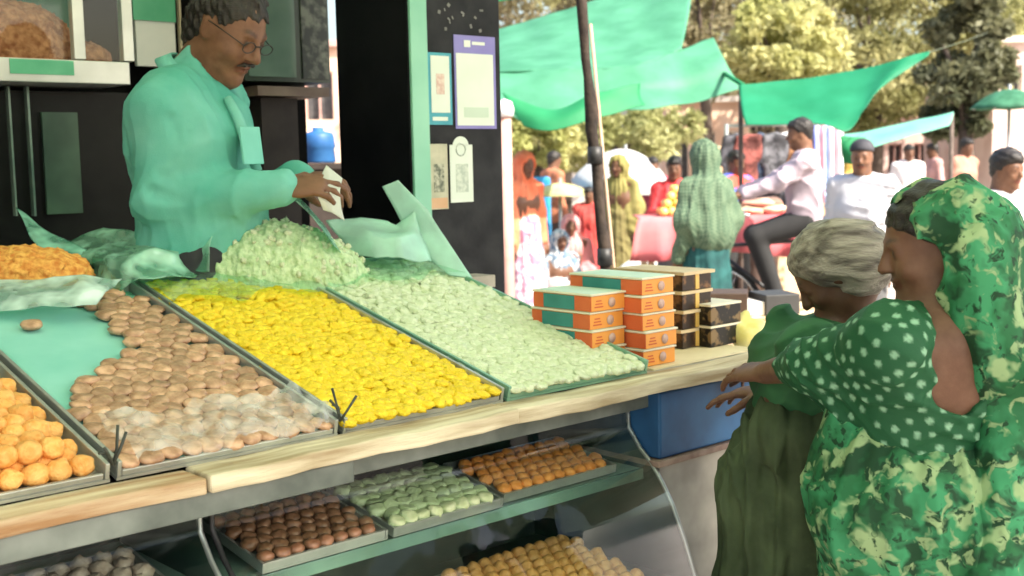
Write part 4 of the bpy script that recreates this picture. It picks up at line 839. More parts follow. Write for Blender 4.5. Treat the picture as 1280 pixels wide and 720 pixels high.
# ---- old woman
DO = 2.72
p = thing('person', 'grey haired old woman in a dark olive sari bending over the counter end', 'person', Vector((at(1000, 500, DO).x, DO, 0)))
J = dict(hc=at(1040, 340, DO), hf=Vector((-.72, .22, -.66)), hh=.21, nb=at(1048, 412, DO+.03), sL=at(1012, 440, DO-.12), sR=at(1040, 432, DO+.17), che=at(1018, 480, DO+.02), pel=at(1000, 610, DO+.05),
    eL=at(975, 500, DO-.06), wL=at(992, 474, DO+.16), eR=at(990, 500, DO+.25), wR=at(962, 462, DO+.35), ff=Vector((-.95, .3, 0)), hdL=Vector((-.42, .85, -.12)), hdR=Vector((-.5, .8, -.1)), hcurl=.7)
for d, k in (('L', -.08), ('R', .08)):
    J['h'+d] = J['pel']+Vector((0, k, -.04)); J['k'+d] = Vector((J['pel'].x-.03, J['pel'].y+k, .42)); J['a'+d] = Vector((J['pel'].x, J['pel'].y+k, .08))
B, P, M = body_mesh(J, .88, fat=.95, jaw=.95); link('body', B.mesh('body', .006, tint=face_tint(P, J['hh'], base=(.62, .6, .6))), skin_b, p)
h = J['hh']; Bh = Body()
Bh.ell(P(-.07, 0, .14), s_(.46, .38, .42), M, k=.01); Bh.ell(P(-.40, -.08, -.10), s_(.25, .27, .25), M, k=.06); Bh.ell(P(-.2, 0, -.12), s_(.30, .34, .34), M, k=.08); Bh.ell(P(.54, 0, -.24), s_(.42, .6, .46), M, k=.03, op='s')
for y in (-1, 1): Bh.ell(P(.05, y*.42, -.2), s_(.1, .12, .13), M, k=.03, op='s')
fh, fh2 = wrinkles(.006, 50, 77, (.4, 1.2, 1.2)), folds(.0014, 150, 78, (.25, 1, 1), 6); link('hair', Bh.mesh('hair', .0045, lambda x, y, z: fh(x, y, z)+fh2(x, y, z)), hair_g, p)
ear = Body(); ear.ell(P(.0, -.36, -.14), (.009, .006, .009), k=.003); ear.ell(P(.0, -.37, -.2), (.006, .006, .008), k=.003); link('earring', ear.mesh('earring', .002), mat('pearl', (.7, .66, .6), (.8, .78, .7), rough=.3), p)
ob_m = mat('olive_blouse', (.02, .09, .035), (.03, .13, .05), rough=.8, scale=6); os_m = mat('olive_sari', (.028, .045, .018), (.07, .1, .045), rough=.85, scale=9, bump=.2)
B = Body(); g = .012
B.cap(J['sL'], J['sR'], .055+g, k=.05); B.cap(J['sL'], J['sL'].lerp(J['eL'], .7), .05+g, .045+g, k=.05); B.cap(J['sR'], J['sR'].lerp(J['eR'], .8), .05+g, .045+g, k=.05); B.cap(J['nb']-Vector((0, 0, .05)), J['che'], .07+g, .11+g, k=.06); B.cap(J['che'], J['che'].lerp(J['pel'], .4), .12+g, .11+g, k=.06)
B.cap(at(975, 395, DO+.12), at(965, 445, DO+.1), .03, .05, k=.06)
link('blouse', B.mesh('blouse', .006, wrinkles(.009, 50, 82)), ob_m, p)
B = Body(); B.cap(J['che'].lerp(J['pel'], .45), J['pel'], .13, .17, k=.06); B.cap(J['pel'], Vector((J['pel'].x-.01, J['pel'].y, .03)), .18, .24, k=.08); B.cap(at(1030, 430, DO+.1), at(985, 540, DO-.06), .06, .09, k=.06)
fa3 = folds(.009, 30, 91, (1, 1, .12), 6); link('sari', B.mesh('sari', .0065, both(wrinkles(.012, 42, 93, (1, 1, .3)), pleats(J['pel'].x, J['pel'].y, 18, .009, 94))), os_m, p)
# ================================================================== STREET BEHIND
def cloth_mat(n, c, c2=None, scale=8, **k): return mat(n, c, c2, rough=.85, scale=scale, **k)
def local(base, ang, H):
    ca, sa = math.cos(ang), math.sin(ang); k = H/1.6
    return lambda x, y, z: Vector((base.x+(x*ca-y*sa)*k, base.y+(x*sa+y*ca)*k, base.z+z*k))
def joints(Lc, ang, H, arms='down', seat=None, look=0):
    k = H/1.6; d0 = 0 if seat is None else .86-seat
    f = Vector((math.cos(ang), math.sin(ang), 0)); J = dict(hc=Lc(.04, 0, 1.49-d0), hf=f+Vector((0, 0, -.15+look)), hh=.215*k, nb=Lc(0, 0, 1.33-d0), sL=Lc(0, .165, 1.29-d0), sR=Lc(0, -.165, 1.29-d0), che=Lc(.01, 0, 1.15-d0), pel=Lc(0, 0, .86-d0), ff=f)
    for d, y in (('L', 1), ('R', -1)):
        if arms == 'down': J['e'+d] = Lc(-.03, .2*y, 1.03-d0); J['w'+d] = Lc(.05, .2*y, .8-d0)
        elif arms == 'front': J['e'+d] = Lc(.08, .2*y, 1.05-d0); J['w'+d] = Lc(.3, .12*y, 1.05-d0)
        else: J['e'+d] = Lc(.2, .21*y, 1.14-d0); J['w'+d] = Lc(.45, .2*y, 1.06-d0)
        J['h'+d] = Lc(0, .08*y, .82-d0)
        if seat is None: J['k'+d] = Lc(.02, .09*y, .45); J['a'+d] = Lc(-.02, .09*y, .085)
        elif seat < .4: J['k'+d] = Lc(.34, .16*y, .36); J['a'+d] = Lc(.22, .14*y, .085)
        else: J['k'+d] = Lc(.36, .12*y, seat-.12); J['a'+d] = Lc(.22, .12*y, max(.085, seat-.55))
    return J
def walker(label, px, d, ang, H, kind, tops, bottoms, skin=None, arms='down', seat=None, z=0, group=None, hair=True, vox=.014, wide=False):
    base = Vector((at(px, 200, d).x, d, z)); ang = R_(ang); Lc = local(base, ang, H); J = joints(Lc, ang, H, arms, seat); k = H/1.6
    p = thing('person', label, 'person', base, group); B, P, M = body_mesh(J, k, fat=1.0); h = J['hh']
    link('body', B.mesh('body', vox*.8, tint=face_tint(P, h)), skin or skin_b, p)
    fz = both(wrinkles(.008, 30, int(px), (1, 1, .4)), pleats(base.x, base.y, 13, .009*k, int(px)))
    if kind == 'man':
        link('shirt', shirt(J, k, 1.0, .018, .95, hem=0 if seat else .08).mesh('shirt', vox, wrinkles(.014, 36, int(px))), tops, p)
        T_ = Body()
        for q in 'LR': T_.cap(J['h'+q]+Vector((0, 0, .03)), J['k'+q], .1*k, .075*k, k=.05); T_.cap(J['k'+q], J['a'+q]+Vector((0, 0, .02)), .075*k, .06*k, k=.03)
        link('trousers', T_.mesh('trousers', vox), bottoms, p)
    else:
        T_ = Body()
        if seat is None: T_.cap(J['pel']+Vector((0, 0, .1)), Lc(0, 0, .05), .15*k, .24*k, k=.06)
        else:
            T_.ell(J['pel']+Vector((0, 0, .02)), (.24*k, .24*k, .2*k), k=.05)
            for q in 'LR': T_.cap(J['h'+q], J['k'+q], .12*k, .1*k, k=.08); T_.cap(J['k'+q], J['a'+q], .1*k, .09*k, k=.08)
        link('skirt', T_.mesh('skirt', vox, fz), bottoms, p)
        V = Body(); ll = lambda *r: tuple(x*h for x in r)
        if kind == 'veil':
            zf = (lambda z: z if seat is None else z-.86+seat); wd = 1.1 if wide else 1
            V.ell(P(-.08, 0, .12), ll(.50, .43, .49), M, k=.01); V.cap(P(-.2, 0, -.1), Lc(-.02, 0, zf(1.3)), .09*k, .11*k, k=.08)
            for q in (1, -1):
                V.cap(Lc(-.02, .10*q, zf(1.27)), Lc(-.03, .17*q*wd, zf(1.06)), .085*k, .085*k*wd, k=.06); V.cap(Lc(-.03, .17*q*wd, zf(1.06)), Lc(.02, (.15 if q > 0 else .1)*q*wd, zf((.82 if q > 0 else .66)+(.2 if wide else 0))), .09*k*wd, .07*k*wd, k=.05)
            V.cap(Lc(-.02, 0, zf(1.2)), Lc(-.03, 0, zf(.98 if wide else .78)), .14*k*wd, .17*k*wd, k=.07)
            for q in 'LR': V.cap(J['s'+q], J['e'+q], .062*k, .058*k, k=.03); V.cap(J['e'+q], J['w'+q], .058*k, .05*k, k=.03)
            V.ell(P(.46, 0, -.1), ll(.40, .33, .44), M, k=.02, op='s')
        else:
            V = shirt(J, k, 1.0, .016, .8, hem=.1)
        link('veil' if kind == 'veil' else 'dress', V.mesh('veil', vox, fz), tops, p)
    if hair and kind != 'veil':
        s2 = lambda *r: tuple(x*h for x in r); H_ = Body(); H_.ell(P(-.085, 0, .165), s2(.44, .36, .40), M, k=.01); H_.ell(P(-.24, 0, -.08), s2(.22, .28, .3), M, k=.08*h); H_.ell(P(.46, 0, -.16), s2(.46, .6, .44), M, k=.03*h, op='s')
        H_.ell(P(.1, 0, .3), s2(.3, .3, .2), M, k=.05*h); link('hair', H_.mesh('hair', .009, wrinkles(.006, 90, int(px))), hair_m, p)
    return p, J, P, M
checks = mat('checked_shawl', (.12, .2, .12), rough=.85)
def add_check(m, c0, c1, sc):
    t = m.node_tree; p_ = t.nodes['Principled BSDF']; tc = t.nodes.new('ShaderNodeTexCoord'); mp = t.nodes.new('ShaderNodeMapping'); mp.inputs['Rotation'].default_value = (.5, .7, .4); ck = t.nodes.new('ShaderNodeTexChecker'); ck.inputs['Scale'].default_value = sc; ck.inputs[1].default_value = (*c0, 1); ck.inputs[2].default_value = (*c1, 1)
    t.links.new(tc.outputs['Object'], mp.inputs[0]); t.links.new(mp.outputs[0], ck.inputs[0]); t.links.new(ck.outputs[0], p_.inputs['Base Color'])
add_check(checks, (.05, .095, .055), (.12, .175, .105), 60)
walker('woman in an orange red veil and white patterned skirt beside the black cabinet', 653, 10.6, -50, 1.56, 'veil', cloth_mat('coral_cloth', (.75, .16, .07), (.85, .28, .15), scale=5), mat('white_print_skirt', (.4, .2, .28), (.62, .55, .58), rough=.85, scale=16, lo=.45, hi=.55))
walker('woman wrapped in a plain olive veil walking behind the dark pole', 774, 12.2, -120, 1.52, 'veil', cloth_mat('olive_cloth', (.2, .17, .05), (.32, .28, .1), scale=5), cloth_mat('olive_skirt', (.16, .13, .05), (.22, .19, .07)))
walker('child in a red dress standing left of the dark pole', 736, 12.8, -100, 1.2, 'dress', cloth_mat('red_dress', (.6, .05, .05), (.75, .12, .1)), cloth_mat('red_skirt', (.55, .05, .06), (.66, .1, .1)))
walker('woman in a sage checked shawl and dark teal skirt at the fruit table', 882, 8.4, 118, 1.6, 'veil', checks, cloth_mat('dark_teal', (.008, .05, .05), (.015, .09, .085)), wide=True)
walker('fruit seller in a red shirt behind the yellow fruit', 843, 10.8, -100, 1.5, 'man', cloth_mat('red_shirt', (.7, .04, .05), (.8, .08, .08)), cloth_mat('grey_trousers', (.1, .1, .1)), arms='front')
walker('customer in a bright blue and red top beside the clothes stall', 917, 11.2, -60, 1.54, 'man', mat('blue_red_top', (.7, .08, .05), (.1, .14, .6), rough=.8, scale=6, lo=.48, hi=.52), cloth_mat('black_trousers', (.02, .02, .02)))
walker('vendor in pink sitting on the ground under the yellow umbrella', 712, 12.4, -90, 1.5, 'veil', cloth_mat('pink_cloth', (.7, .25, .25), (.8, .4, .38)), cloth_mat('pink_skirt', (.6, .2, .22), (.7, .3, .3)), arms='front', seat=.24)
walker('vendor in a white and blue striped wrap sitting low beside the red child', 697, 11.4, -70, 1.4, 'veil', mat('striped_wrap', (.15, .22, .3), (.55, .57, .58), rough=.85, scale=22, lo=.48, hi=.54), cloth_mat('pale_skirt', (.6, .5, .48), (.7, .62, .6)), arms='front', seat=.2)
walker('passer-by in a dark top among the hanging clothes', 955, 12.0, -100, 1.62, 'man', cloth_mat('dark_top', (.03, .03, .04), (.06, .06, .07)), cloth_mat('brown_trousers', (.08, .05, .04)))
walker('far shopper in a maroon dress between the pole and the fruit seller', 815, 14.5, -80, 1.5, 'dress', cloth_mat('maroon_dress', (.25, .04, .06)), cloth_mat('maroon_skirt', (.2, .03, .05)), vox=.018)
walker('far shopper in a mustard veil beyond the hanging garments', 1062, 14, 150, 1.5, 'veil', cloth_mat('mustard_veil', (.5, .34, .08)), cloth_mat('mustard_skirt', (.35, .24, .08)), vox=.018)
walker('far boy in a navy shirt between the clothes stall and the capped man', 1040, 12.6, -120, 1.45, 'man', cloth_mat('navy_shirt', (.04, .06, .14)), cloth_mat('grey_trousers', (0, 0, 0)), vox=.018)
walker('far shopper in a rust shirt beyond the seated vendors', 690, 15.5, 30, 1.6, 'man', cloth_mat('rust_shirt', (.4, .15, .08)), cloth_mat('brown_trousers', (0, 0, 0)), vox=.018)
# cyclist
DC = 9.0
p, J, P, M = walker('man in a pale pink shirt sitting on a bicycle and reaching for the handlebar', 1006, DC, 172, 1.62, 'man', cloth_mat('pale_pink_shirt', (.40, .32, .36), (.46, .38, .42), scale=4), cloth_mat('black_trousers', (.02, .02, .02)), skin=skin_a, arms='reach', seat=1.0, vox=.012)
def bicycle(label, px, d, ang):
    base = Vector((at(px, 200, d).x, d, 0)); L_ = local(base, R_(ang), 1.6); t = thing('bicycle', label, 'bicycle', base)
    mt = mat('bike_black', (.02, .02, .022), (.05, .05, .05), rough=.4); rb = mat('tyre_rubber', (.015, .015, .015), rough=.8); ch = mat('chrome', (.5, .5, .5), rough=.25, metal=.9)
    for x in (.62, -.46):
        c = L_(x, 0, .34); ax = (L_(x+1, 0, .34)-c).normalized(); w_ = thing('wheel', None, None); w_.parent = t
        for k in ('label', 'category'):
            if k in w_: del w_[k]
        ring = lambda r: [c+ax*(r*math.cos(g))+Vector((0, 0, r*math.sin(g))) for g in np.linspace(0, 2*math.pi, 28, endpoint=False)]
        B = MB(); B.tube(ring(.325), .017, 8, closed=True); B.build('tyre', rb, w_); B = MB(); B.tube(ring(.3), .01, 6, closed=True)
        for g in np.linspace(0, 2*math.pi, 18, endpoint=False): B.tube([c, c+ax*(.3*math.cos(g))+Vector((0, 0, .3*math.sin(g)))], .0015, 4)
        B.build('rim', ch, w_)
    B = MB()
    for a, b in (((.56, 0, .82), (-.12, 0, .86)), ((.57, 0, .74), (.02, 0, .3)), ((.02, 0, .3), (-.14, 0, .94)), ((.02, 0, .3), (-.46, .03, .34)), ((-.13, 0, .84), (-.46, .03, .34)), ((.55, 0, .98), (.62, .04, .34)), ((.02, 0, .3), (-.46, -.03, .34)), ((-.13, 0, .84), (-.46, -.03, .34)), ((.55, 0, .98), (.62, -.04, .34))): B.tube([L_(*a), L_(*b)], .015, 8)
    B.build('frame', mt, t)
    B = MB(); B.tube([L_(.40, .28, 1.06), L_(.52, .2, 1.08), L_(.56, 0, 1.02), L_(.52, -.2, 1.08), L_(.40, -.28, 1.06)], .012, 8); B.build('handlebar', ch, t)
    b = Body(); b.cap(L_(-.22, 0, .965), L_(.02, 0, .96), .085, .03, k=.02); b.ell(L_(-.2, 0, .965), (.11, .11, .035), k=.02); link('saddle', b.mesh('saddle', .01), rb, t)
    B = MB(); B.tube([L_(-.62, 0, .70), L_(-.3, 0, .71)], .05, 8); B.build('carrier', mt, t); B = MB(); B.tube([L_(.02, -.12, .3), L_(.02, .12, .3)], .01, 6); B.tube([L_(.1, .12, .2), L_(.1, .2, .2)], .02, 6); B.tube([L_(-.06, -.12, .4), L_(-.06, -.2, .4)], .02, 6); B.build('pedals', mt, t)
bicycle('black bicycle under the man in the pale pink shirt', 1002, DC, 172)
# man with the cap
p, J, P, M = walker('man in a white shirt and dark cap behind the old woman', 1078, 7.9, -112, 1.58, 'man', cloth_mat('white_shirt', (.42, .42, .45), (.5, .5, .53), scale=4), cloth_mat('grey_trousers', (.1, .1, .1)), skin=skin_a, arms='down', vox=.012, hair=False)
h = J['hh']; b = Body(); s2 = lambda *r: tuple(x*h for x in r); b.ell(P(-.06, 0, .22), s2(.45, .37, .34), M, k=.01); b.ell(P(.3, 0, -.16), s2(.9, .6, .40), M, k=.02, op='s'); link('cap', b.mesh('cap', .008), mat('dark_cap', (.02, .02, .025), (.06, .06, .07), rough=.8), p)
b = Body(); b.ell(P(-.14, 0, -.02), s2(.36, .34, .26), M, k=.01); b.ell(P(.42, 0, -.1), s2(.46, .6, .4), M, k=.02, op='s'); link('hair', b.mesh('hair', .009), hair_m, p)
b = Body(); b.cap(P(.36, -.08, -.19), P(.36, .08, -.19), .03*h, k=.01); link('moustache', b.mesh('moustache', .004), hair_m, p)
walker('black haired man in a white shirt at the right edge behind the green veil', 1252, 6.3, -60, 1.50, 'man', cloth_mat('white_kurta', (.42, .41, .41), (.5, .48, .48), scale=4), cloth_mat('pale_trousers', (.6, .58, .55)), skin=skin_a, vox=.012)

# fruit table with pink cloth
DT = 9.5
def px_x(px, d): return at(px, 200, d).x
xa, xb = px_x(806, DT), px_x(986, DT); t = thing('market_table', 'market table covered with a pink cloth behind the counter', 'table', Vector(((xa+xb)/2, DT+.3, 0)))
B = MB(); B.box(((xa+xb)/2, DT+.32, .99), ((xb-xa)/2, .3, .02)); B.build('table_top', wood_d, t)
for x in (xa+.05, xb-.05):
    for y in (DT+.06, DT+.58): B = MB(); B.box((x, y, .485), (.025, .025, .485)); B.build('leg', wood_d, t)
rows = []
for i, (dy, z) in enumerate(((.6, 1.02), (.3, 1.022), (.02, 1.018), (-.01, .98), (-.03, .9), (-.04, .80), (-.05, .71))):
    rows.append([(xa-.05+(xb-xa+.1)*j/40 - (.02*max(0, i-2) if j < 4 else 0), DT+dy+(.018*math.sin(j*.9)*max(0, i-2)/2), z-(.03*math.sin(j*.16+1) if i > 4 else 0)) for j in range(41)])
MB().grid(rows).build('pink_cloth', mat('pink_table_cloth', (.6, .12, .14), (.68, .2, .2), rough=.85, scale=3), t, solid=.004)
fr_y = mat('fruit_yellow', (.85, .5, .08), (.9, .62, .2), rough=.4); add_random(fr_y, .2); fm = lump('yellow_fruit', .04, .9, 201, (10, 7), rough=.06); fm.materials.append(fr_y)
cx = px_x(850, DT+.25); n_ = 0
for lay, (w_, zz) in enumerate(((5, 1.06), (4, 1.12), (3, 1.18), (2, 1.235))):
    for i in range(w_):
        for j in range(max(2, w_-1)):
            o = bpy.data.objects.new('yellow_fruit', fm); COL.objects.link(o); o.location = (cx+(i-(w_-1)/2)*.072+random.gauss(0, .004), DT+.28+(j-(w_-2)/2)*.072, zz); o.rotation_euler = (random.random()*6,)*3
            tag(o, 'yellow orange fruit piled on the pink cloth table', 'fruit', 'fruit piled on the pink table')
for i, (px, z, c) in enumerate(((935, 1.05, (.5, .36, .24)), (960, 1.06, (.56, .42, .3)), (952, 1.11, (.62, .36, .26)))):
    b = Body(); c0 = Vector((px_x(px, DT+.3), DT+.28, z)); b.ell(c0, (.16, .15, .035), k=.02); b.ell(c0+Vector((.03, 0, .015)), (.1, .1, .03), k=.03)
    o = link('folded_cloth', b.mesh('folded_cloth', .01, folds(.008, 40, i+5)), cloth_mat('beige_cloth_%s' % 'abc'[i], c), None, c0-Vector((0, 0, .03))); tag(o, ('beige folded cloth on the left of the pile at the right of the pink table', 'sand coloured folded cloth nearer the cyclist on the pink table', 'reddish folded cloth on top of the pile on the pink table')[i], 'cloth')

# dark knobby pole in the middle of the street
pts = []; rs = []; r9 = random.Random(4)
p0, p1 = at(722, -40, 5.6), Vector((px_x(759, 5.6), 5.6, 0)); p1 = p0+(at(757, 335, 5.6)-p0)*((p0.z)/(p0.z-at(757, 335, 5.6).z))
for i in range(30):
    k = i/29; q = p0.lerp(p1, k); pts.append(q+Vector((r9.gauss(0, .004), 0, 0))); rs.append(.021+.008*k+r9.uniform(-.003, .005)+(.007 if i in (8, 9, 15, 16) else 0))
B = MB(); B.tube(pts, rs, 10); po = thing('tent_pole', 'dark knobby wooden pole leaning in front of the green tarp', 'pole', p1); B.build('shaft', mat('dark_bark', (.016, .011, .009), (.05, .035, .026), rough=.9, scale=14, bump=.5), po)
for k in (.36, .56): q = p0.lerp(p1, k); B = MB(); B.tube([q+Vector((0, 0, .04)), q-Vector((0, 0, .04))], .037, 10); B.build('rope_binding', black, po)
b = p1+Vector((.045, .03, 0)); B = MB(); B.tube([b, at(738, 30, 5.66)], .008, 8); tag(B.build('sunlit_edge_strip', mat('sunlit_edge_pale', (.4, .25, .16), (.5, .35, .25), scale=5), None, b), 'thin pale bamboo stick standing against the dark pole', 'stick')  # pale rod stands in for sunlight along the pole's right edge
# pale pink post by the cabinet
B = MB(); b = at(634, 300, 8.2); b.z = 0; B.tube([b, Vector((b.x, b.y, at(634, 146, 8.2).z))], .045, 12); pk = thing('street_post', 'pale pink post with a white cap right beside the black cabinet', 'post', b); B.build('shaft', mat('pink_post', (.55, .3, .24), (.65, .4, .34), rough=.7), pk); B = MB(); c = Vector((b.x, b.y, at(634, 146, 8.2).z)); B.lathe([(0, 0), (.06, 0), (.065, .05), (.05, .1), (0, .12)], c, 12); B.build('cap', mat('white_cap', (.75, .72, .7)), pk)

# ---- green tarps
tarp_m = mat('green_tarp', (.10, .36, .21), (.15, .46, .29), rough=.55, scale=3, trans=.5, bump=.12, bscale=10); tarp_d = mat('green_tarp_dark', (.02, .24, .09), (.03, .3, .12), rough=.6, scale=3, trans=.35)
def tarp(name, rows, m, parent, sub=10, amp=.02, seed=1, th=.006):
    """rows of (px, py, depth) control points -> smooth sheet with thickness"""
    R0 = [[at(*p) for p in r] for r in rows]; nr, nc = len(R0), len(R0[0]); rg = np.random.default_rng(seed); K = rg.normal(size=(5, 3))*np.array((5, 5, 2)); ph = rg.uniform(0, 6.28, 5)
    def cat(p0, p1, p2, p3, t): return .5*((2*p1)+(p2-p0)*t+(2*p0-5*p1+4*p2-p3)*t*t+(3*p1-p0-3*p2+p3)*t**3)
    def line(a, t):
        i = min(int(t), len(a)-2); f = t-i; return cat(a[max(i-1, 0)], a[i], a[i+1], a[min(i+2, len(a)-1)], f)
    G = [[line(r, j/sub) for j in range((nc-1)*sub+1)] for r in R0]; out = []
    for i in range((nr-1)*sub+1):
        r = []
        for j in range((nc-1)*sub+1):
            q = line([g_[j] for g_ in G], i/sub); a = np.array(q); e_ = min(1, 4*min(j/((nc-1)*sub), 1-j/((nc-1)*sub))+.2); q = q+Vector((0, amp*e_*sum(math.sin(k@a+f) for k, f in zip(K, ph)), amp*.3*e_*math.sin(K[0]@a*1.7)+amp*.5*e_*(1-abs(math.sin(K[1]@a*2.2+K[2]@a*.7))))); r.append(q)
        out.append(r)
    return MB().grid(out).build(name, m, parent, solid=th)
t1 = thing('green_tarp', 'large pale green tarp sagging over the stalls beside the black cabinet', 'tarp', at(740, 140, 10))
tarp('upper_sheet', [[(560, 52, 13.2), (625, 36, 13.2), (700, 14, 13), (790, -14, 13), (866, -34, 12.8)], [(560, 72, 12.4), (625, 62, 12.2), (700, 52, 12), (790, 34, 12), (862, 12, 12)], [(560, 92, 11.2), (625, 90, 11), (700, 88, 10.9), (790, 84, 10.9), (852, 62, 11.2)]], tarp_m, t1, seed=3, amp=.012)
tarp('hanging_flap', [[(560, 91.5, 11.2), (625, 89.5, 10.98), (700, 87.5, 10.88), (790, 83.5, 10.88), (850, 62, 11.18), (892, 47, 11.4)], [(560, 104, 10.9), (625, 102, 10.8), (700, 106, 10.7), (790, 104, 10.75), (858, 92, 10.9), (904, 72, 11)], [(560, 120, 10.6), (625, 124, 10.6), (690, 136, 10.4), (765, 122, 10.6), (862, 112, 10.8), (915, 92, 10.9)], [(560, 132, 10.5), (618, 132, 10.5), (672, 163, 10.2), (748, 142, 10.3), (850, 132, 10.6), (930, 110, 10.8)]], tarp_m, t1, seed=5, amp=.02)
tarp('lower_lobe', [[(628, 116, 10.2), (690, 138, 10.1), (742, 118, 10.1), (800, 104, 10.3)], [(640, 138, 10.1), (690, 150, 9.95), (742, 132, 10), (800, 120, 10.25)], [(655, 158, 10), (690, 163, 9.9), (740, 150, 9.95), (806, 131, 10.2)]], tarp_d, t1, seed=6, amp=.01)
t2 = thing('green_tarp', 'green tarp tied at a point and drooping above the clothes stall', 'tarp', at(1040, 150, 9.8))
tarp('sheet', [[(924, 106, 10), (985, 101, 10), (1040, 94, 9.9), (1090, 84, 9.8), (1130, 73, 9.7), (1162, 64, 9.7)], [(925, 122, 9.9), (985, 124, 9.8), (1040, 120, 9.7), (1082, 106, 9.7), (1118, 86, 9.65), (1162, 66, 9.68)], [(928, 142, 9.7), (985, 146, 9.6), (1038, 144, 9.5), (1076, 128, 9.55), (1108, 100, 9.6), (1161, 68, 9.66)], [(932, 156, 9.6), (985, 156, 9.5), (1032, 156, 9.35), (1064, 162, 9.3), (1094, 116, 9.55), (1160, 70, 9.65)]], mat('green_tarp_mid', (.02, .28, .13), (.035, .35, .18), rough=.55, scale=3, trans=.45), t2, seed=8, amp=.012)
B = MB(); B.tube([at(1160, 66, 9.68), at(1210, 50, 12), at(1236, 40, 17.9)], .004, 5); B.build('rope', mat('dark_rope', (.08, .1, .06)), t2); B = MB(); B.tube([at(930, 107, 10), at(905, 92, 10.9)], .02, 5); B.build('tied_corner', tarp_d, t2)
t3 = thing('green_tarp', 'narrow pale green tarp strip with a dark hanging end behind the capped man', 'tarp', at(1110, 175, 10.5))
tarp('sheet', [[(1054, 168, 10.8), (1090, 163, 10.8), (1130, 154, 10.8), (1192, 140, 10.8)], [(1056, 180, 10.5), (1090, 175, 10.5), (1130, 166, 10.5), (1190, 150, 10.6)], [(1060, 190, 10.3), (1090, 184, 10.3), (1132, 172, 10.4), (1186, 157, 10.5)]], mat('pale_tarp', (.2, .55, .42), (.28, .64, .5), rough=.5, scale=3, trans=.4), t3, seed=9, amp=.01)
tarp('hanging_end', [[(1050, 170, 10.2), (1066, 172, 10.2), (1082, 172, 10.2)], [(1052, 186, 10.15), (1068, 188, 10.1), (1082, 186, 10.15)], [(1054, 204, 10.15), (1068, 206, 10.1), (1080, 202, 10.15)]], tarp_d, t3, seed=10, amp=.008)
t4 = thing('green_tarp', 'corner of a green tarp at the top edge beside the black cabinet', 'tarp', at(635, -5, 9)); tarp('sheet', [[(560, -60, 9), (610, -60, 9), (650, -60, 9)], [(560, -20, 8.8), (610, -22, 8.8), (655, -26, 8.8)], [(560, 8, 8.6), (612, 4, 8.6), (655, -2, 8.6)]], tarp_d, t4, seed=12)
bark0 = mat('pole_dark', (.08, .06, .05), (.16, .12, .1), rough=.9)
for px, py, d, lb in ((926, 106, 10.05, 'thin pole under the left corner of the drooping tarp'), (1190, 141, 10.8, 'thin pole at the right end of the pale tarp strip')):
    q = at(px, py, d+.05); B = MB(); B.tube([Vector((q.x, q.y, 0)), q], .02, 8); tag(B.build('tarp_pole', bark0, None, Vector((q.x, q.y, 0))), lb, 'pole')

# ---- clothes stall
DCS = 11.6; st = thing('clothes_stall', 'street stall frame with a rail of hanging garments', 'stall', Vector((px_x(980, DCS), DCS, 0))); x0, x1 = px_x(908, DCS), px_x(1052, DCS); zt = at(980, 156, DCS).z
for x in (x0, x1): B = MB(); B.tube([(x, DCS, 0), (x, DCS, zt+.02)], .02, 8); B.build('post', steel, st)
B = MB(); B.tube([(x0, DCS, zt), (x1, DCS, zt)], .014, 8); B.build('rail', steel, st)
B = MB(); B.box(((x0+x1)/2, DCS+.5, .8), ((x1-x0)/2, .02, .8)); B.build('back_sheet', mat('peach_sheet', (.62, .4, .24), (.75, .55, .36), rough=.85, scale=3), st)
gcol = [((.03, .03, .035), 'black'), ((.1, .03, .025), 'dark maroon'), ((.02, .03, .05), 'navy'), ((.05, .05, .055), 'charcoal'), ((.3, .3, .3), 'grey printed'), ((.12, .06, .03), 'brown'), ((.015, .015, .02), 'jet black')]
for i, (c, nm) in enumerate(gcol):
    x = x0+.07+(x1-x0-.32)*i/6.2; b = Body(); z = zt-.03; y = DCS-.04-.03*(i % 2)
    b.cap((x-.09, y, z-.09), (x+.09, y, z-.09), .03, k=.03); b.cap((x-.09, y, z-.1), (x-.14, y, z-.32), .035, .03, k=.03); b.cap((x+.09, y, z-.1), (x+.14, y, z-.32), .035, .03, k=.03); b.ell((x, y, z-.34), (.11, .035, .3), k=.04)
    o = link('garment', b.mesh('garment', .014, folds(.008, 36, i+90)), mat('garment_%s' % nm.replace(' ', '_'), c, [min(1, q*3) for q in c], rough=.85, scale=14, lo=.45, hi=.6), None, Vector((x, y, z-.65))); tag(o, '%s shirt hanging on the rail of the clothes stall' % nm, 'garment', 'shirts hanging on the clothes stall rail')
strp = thing('striped_cloth', 'blue white and pink striped cloth hanging at the right of the clothes stall', 'cloth', at(1032, 215, DCS-.2))
scol = [(.18, .22, .55), (.7, .68, .7), (.62, .3, .36), (.3, .42, .66), (.74, .7, .72), (.66, .38, .44), (.72, .7, .72)]
for i, c in enumerate(scol):
    xA, xB = px_x(1016+34*i/7, DCS-.25), px_x(1016+34*(i+1)/7, DCS-.25); B = MB(); B.grid([[(xA+(xB-xA)*j/3, DCS-.25+.02*math.sin(i*3+j+z_*2), z_) for j in range(4)] for z_ in np.linspace(zt-.02, zt-.75, 8)]); B.build('stripe', mat('stripe_%d' % i, c, rough=.85), strp, solid=.006)

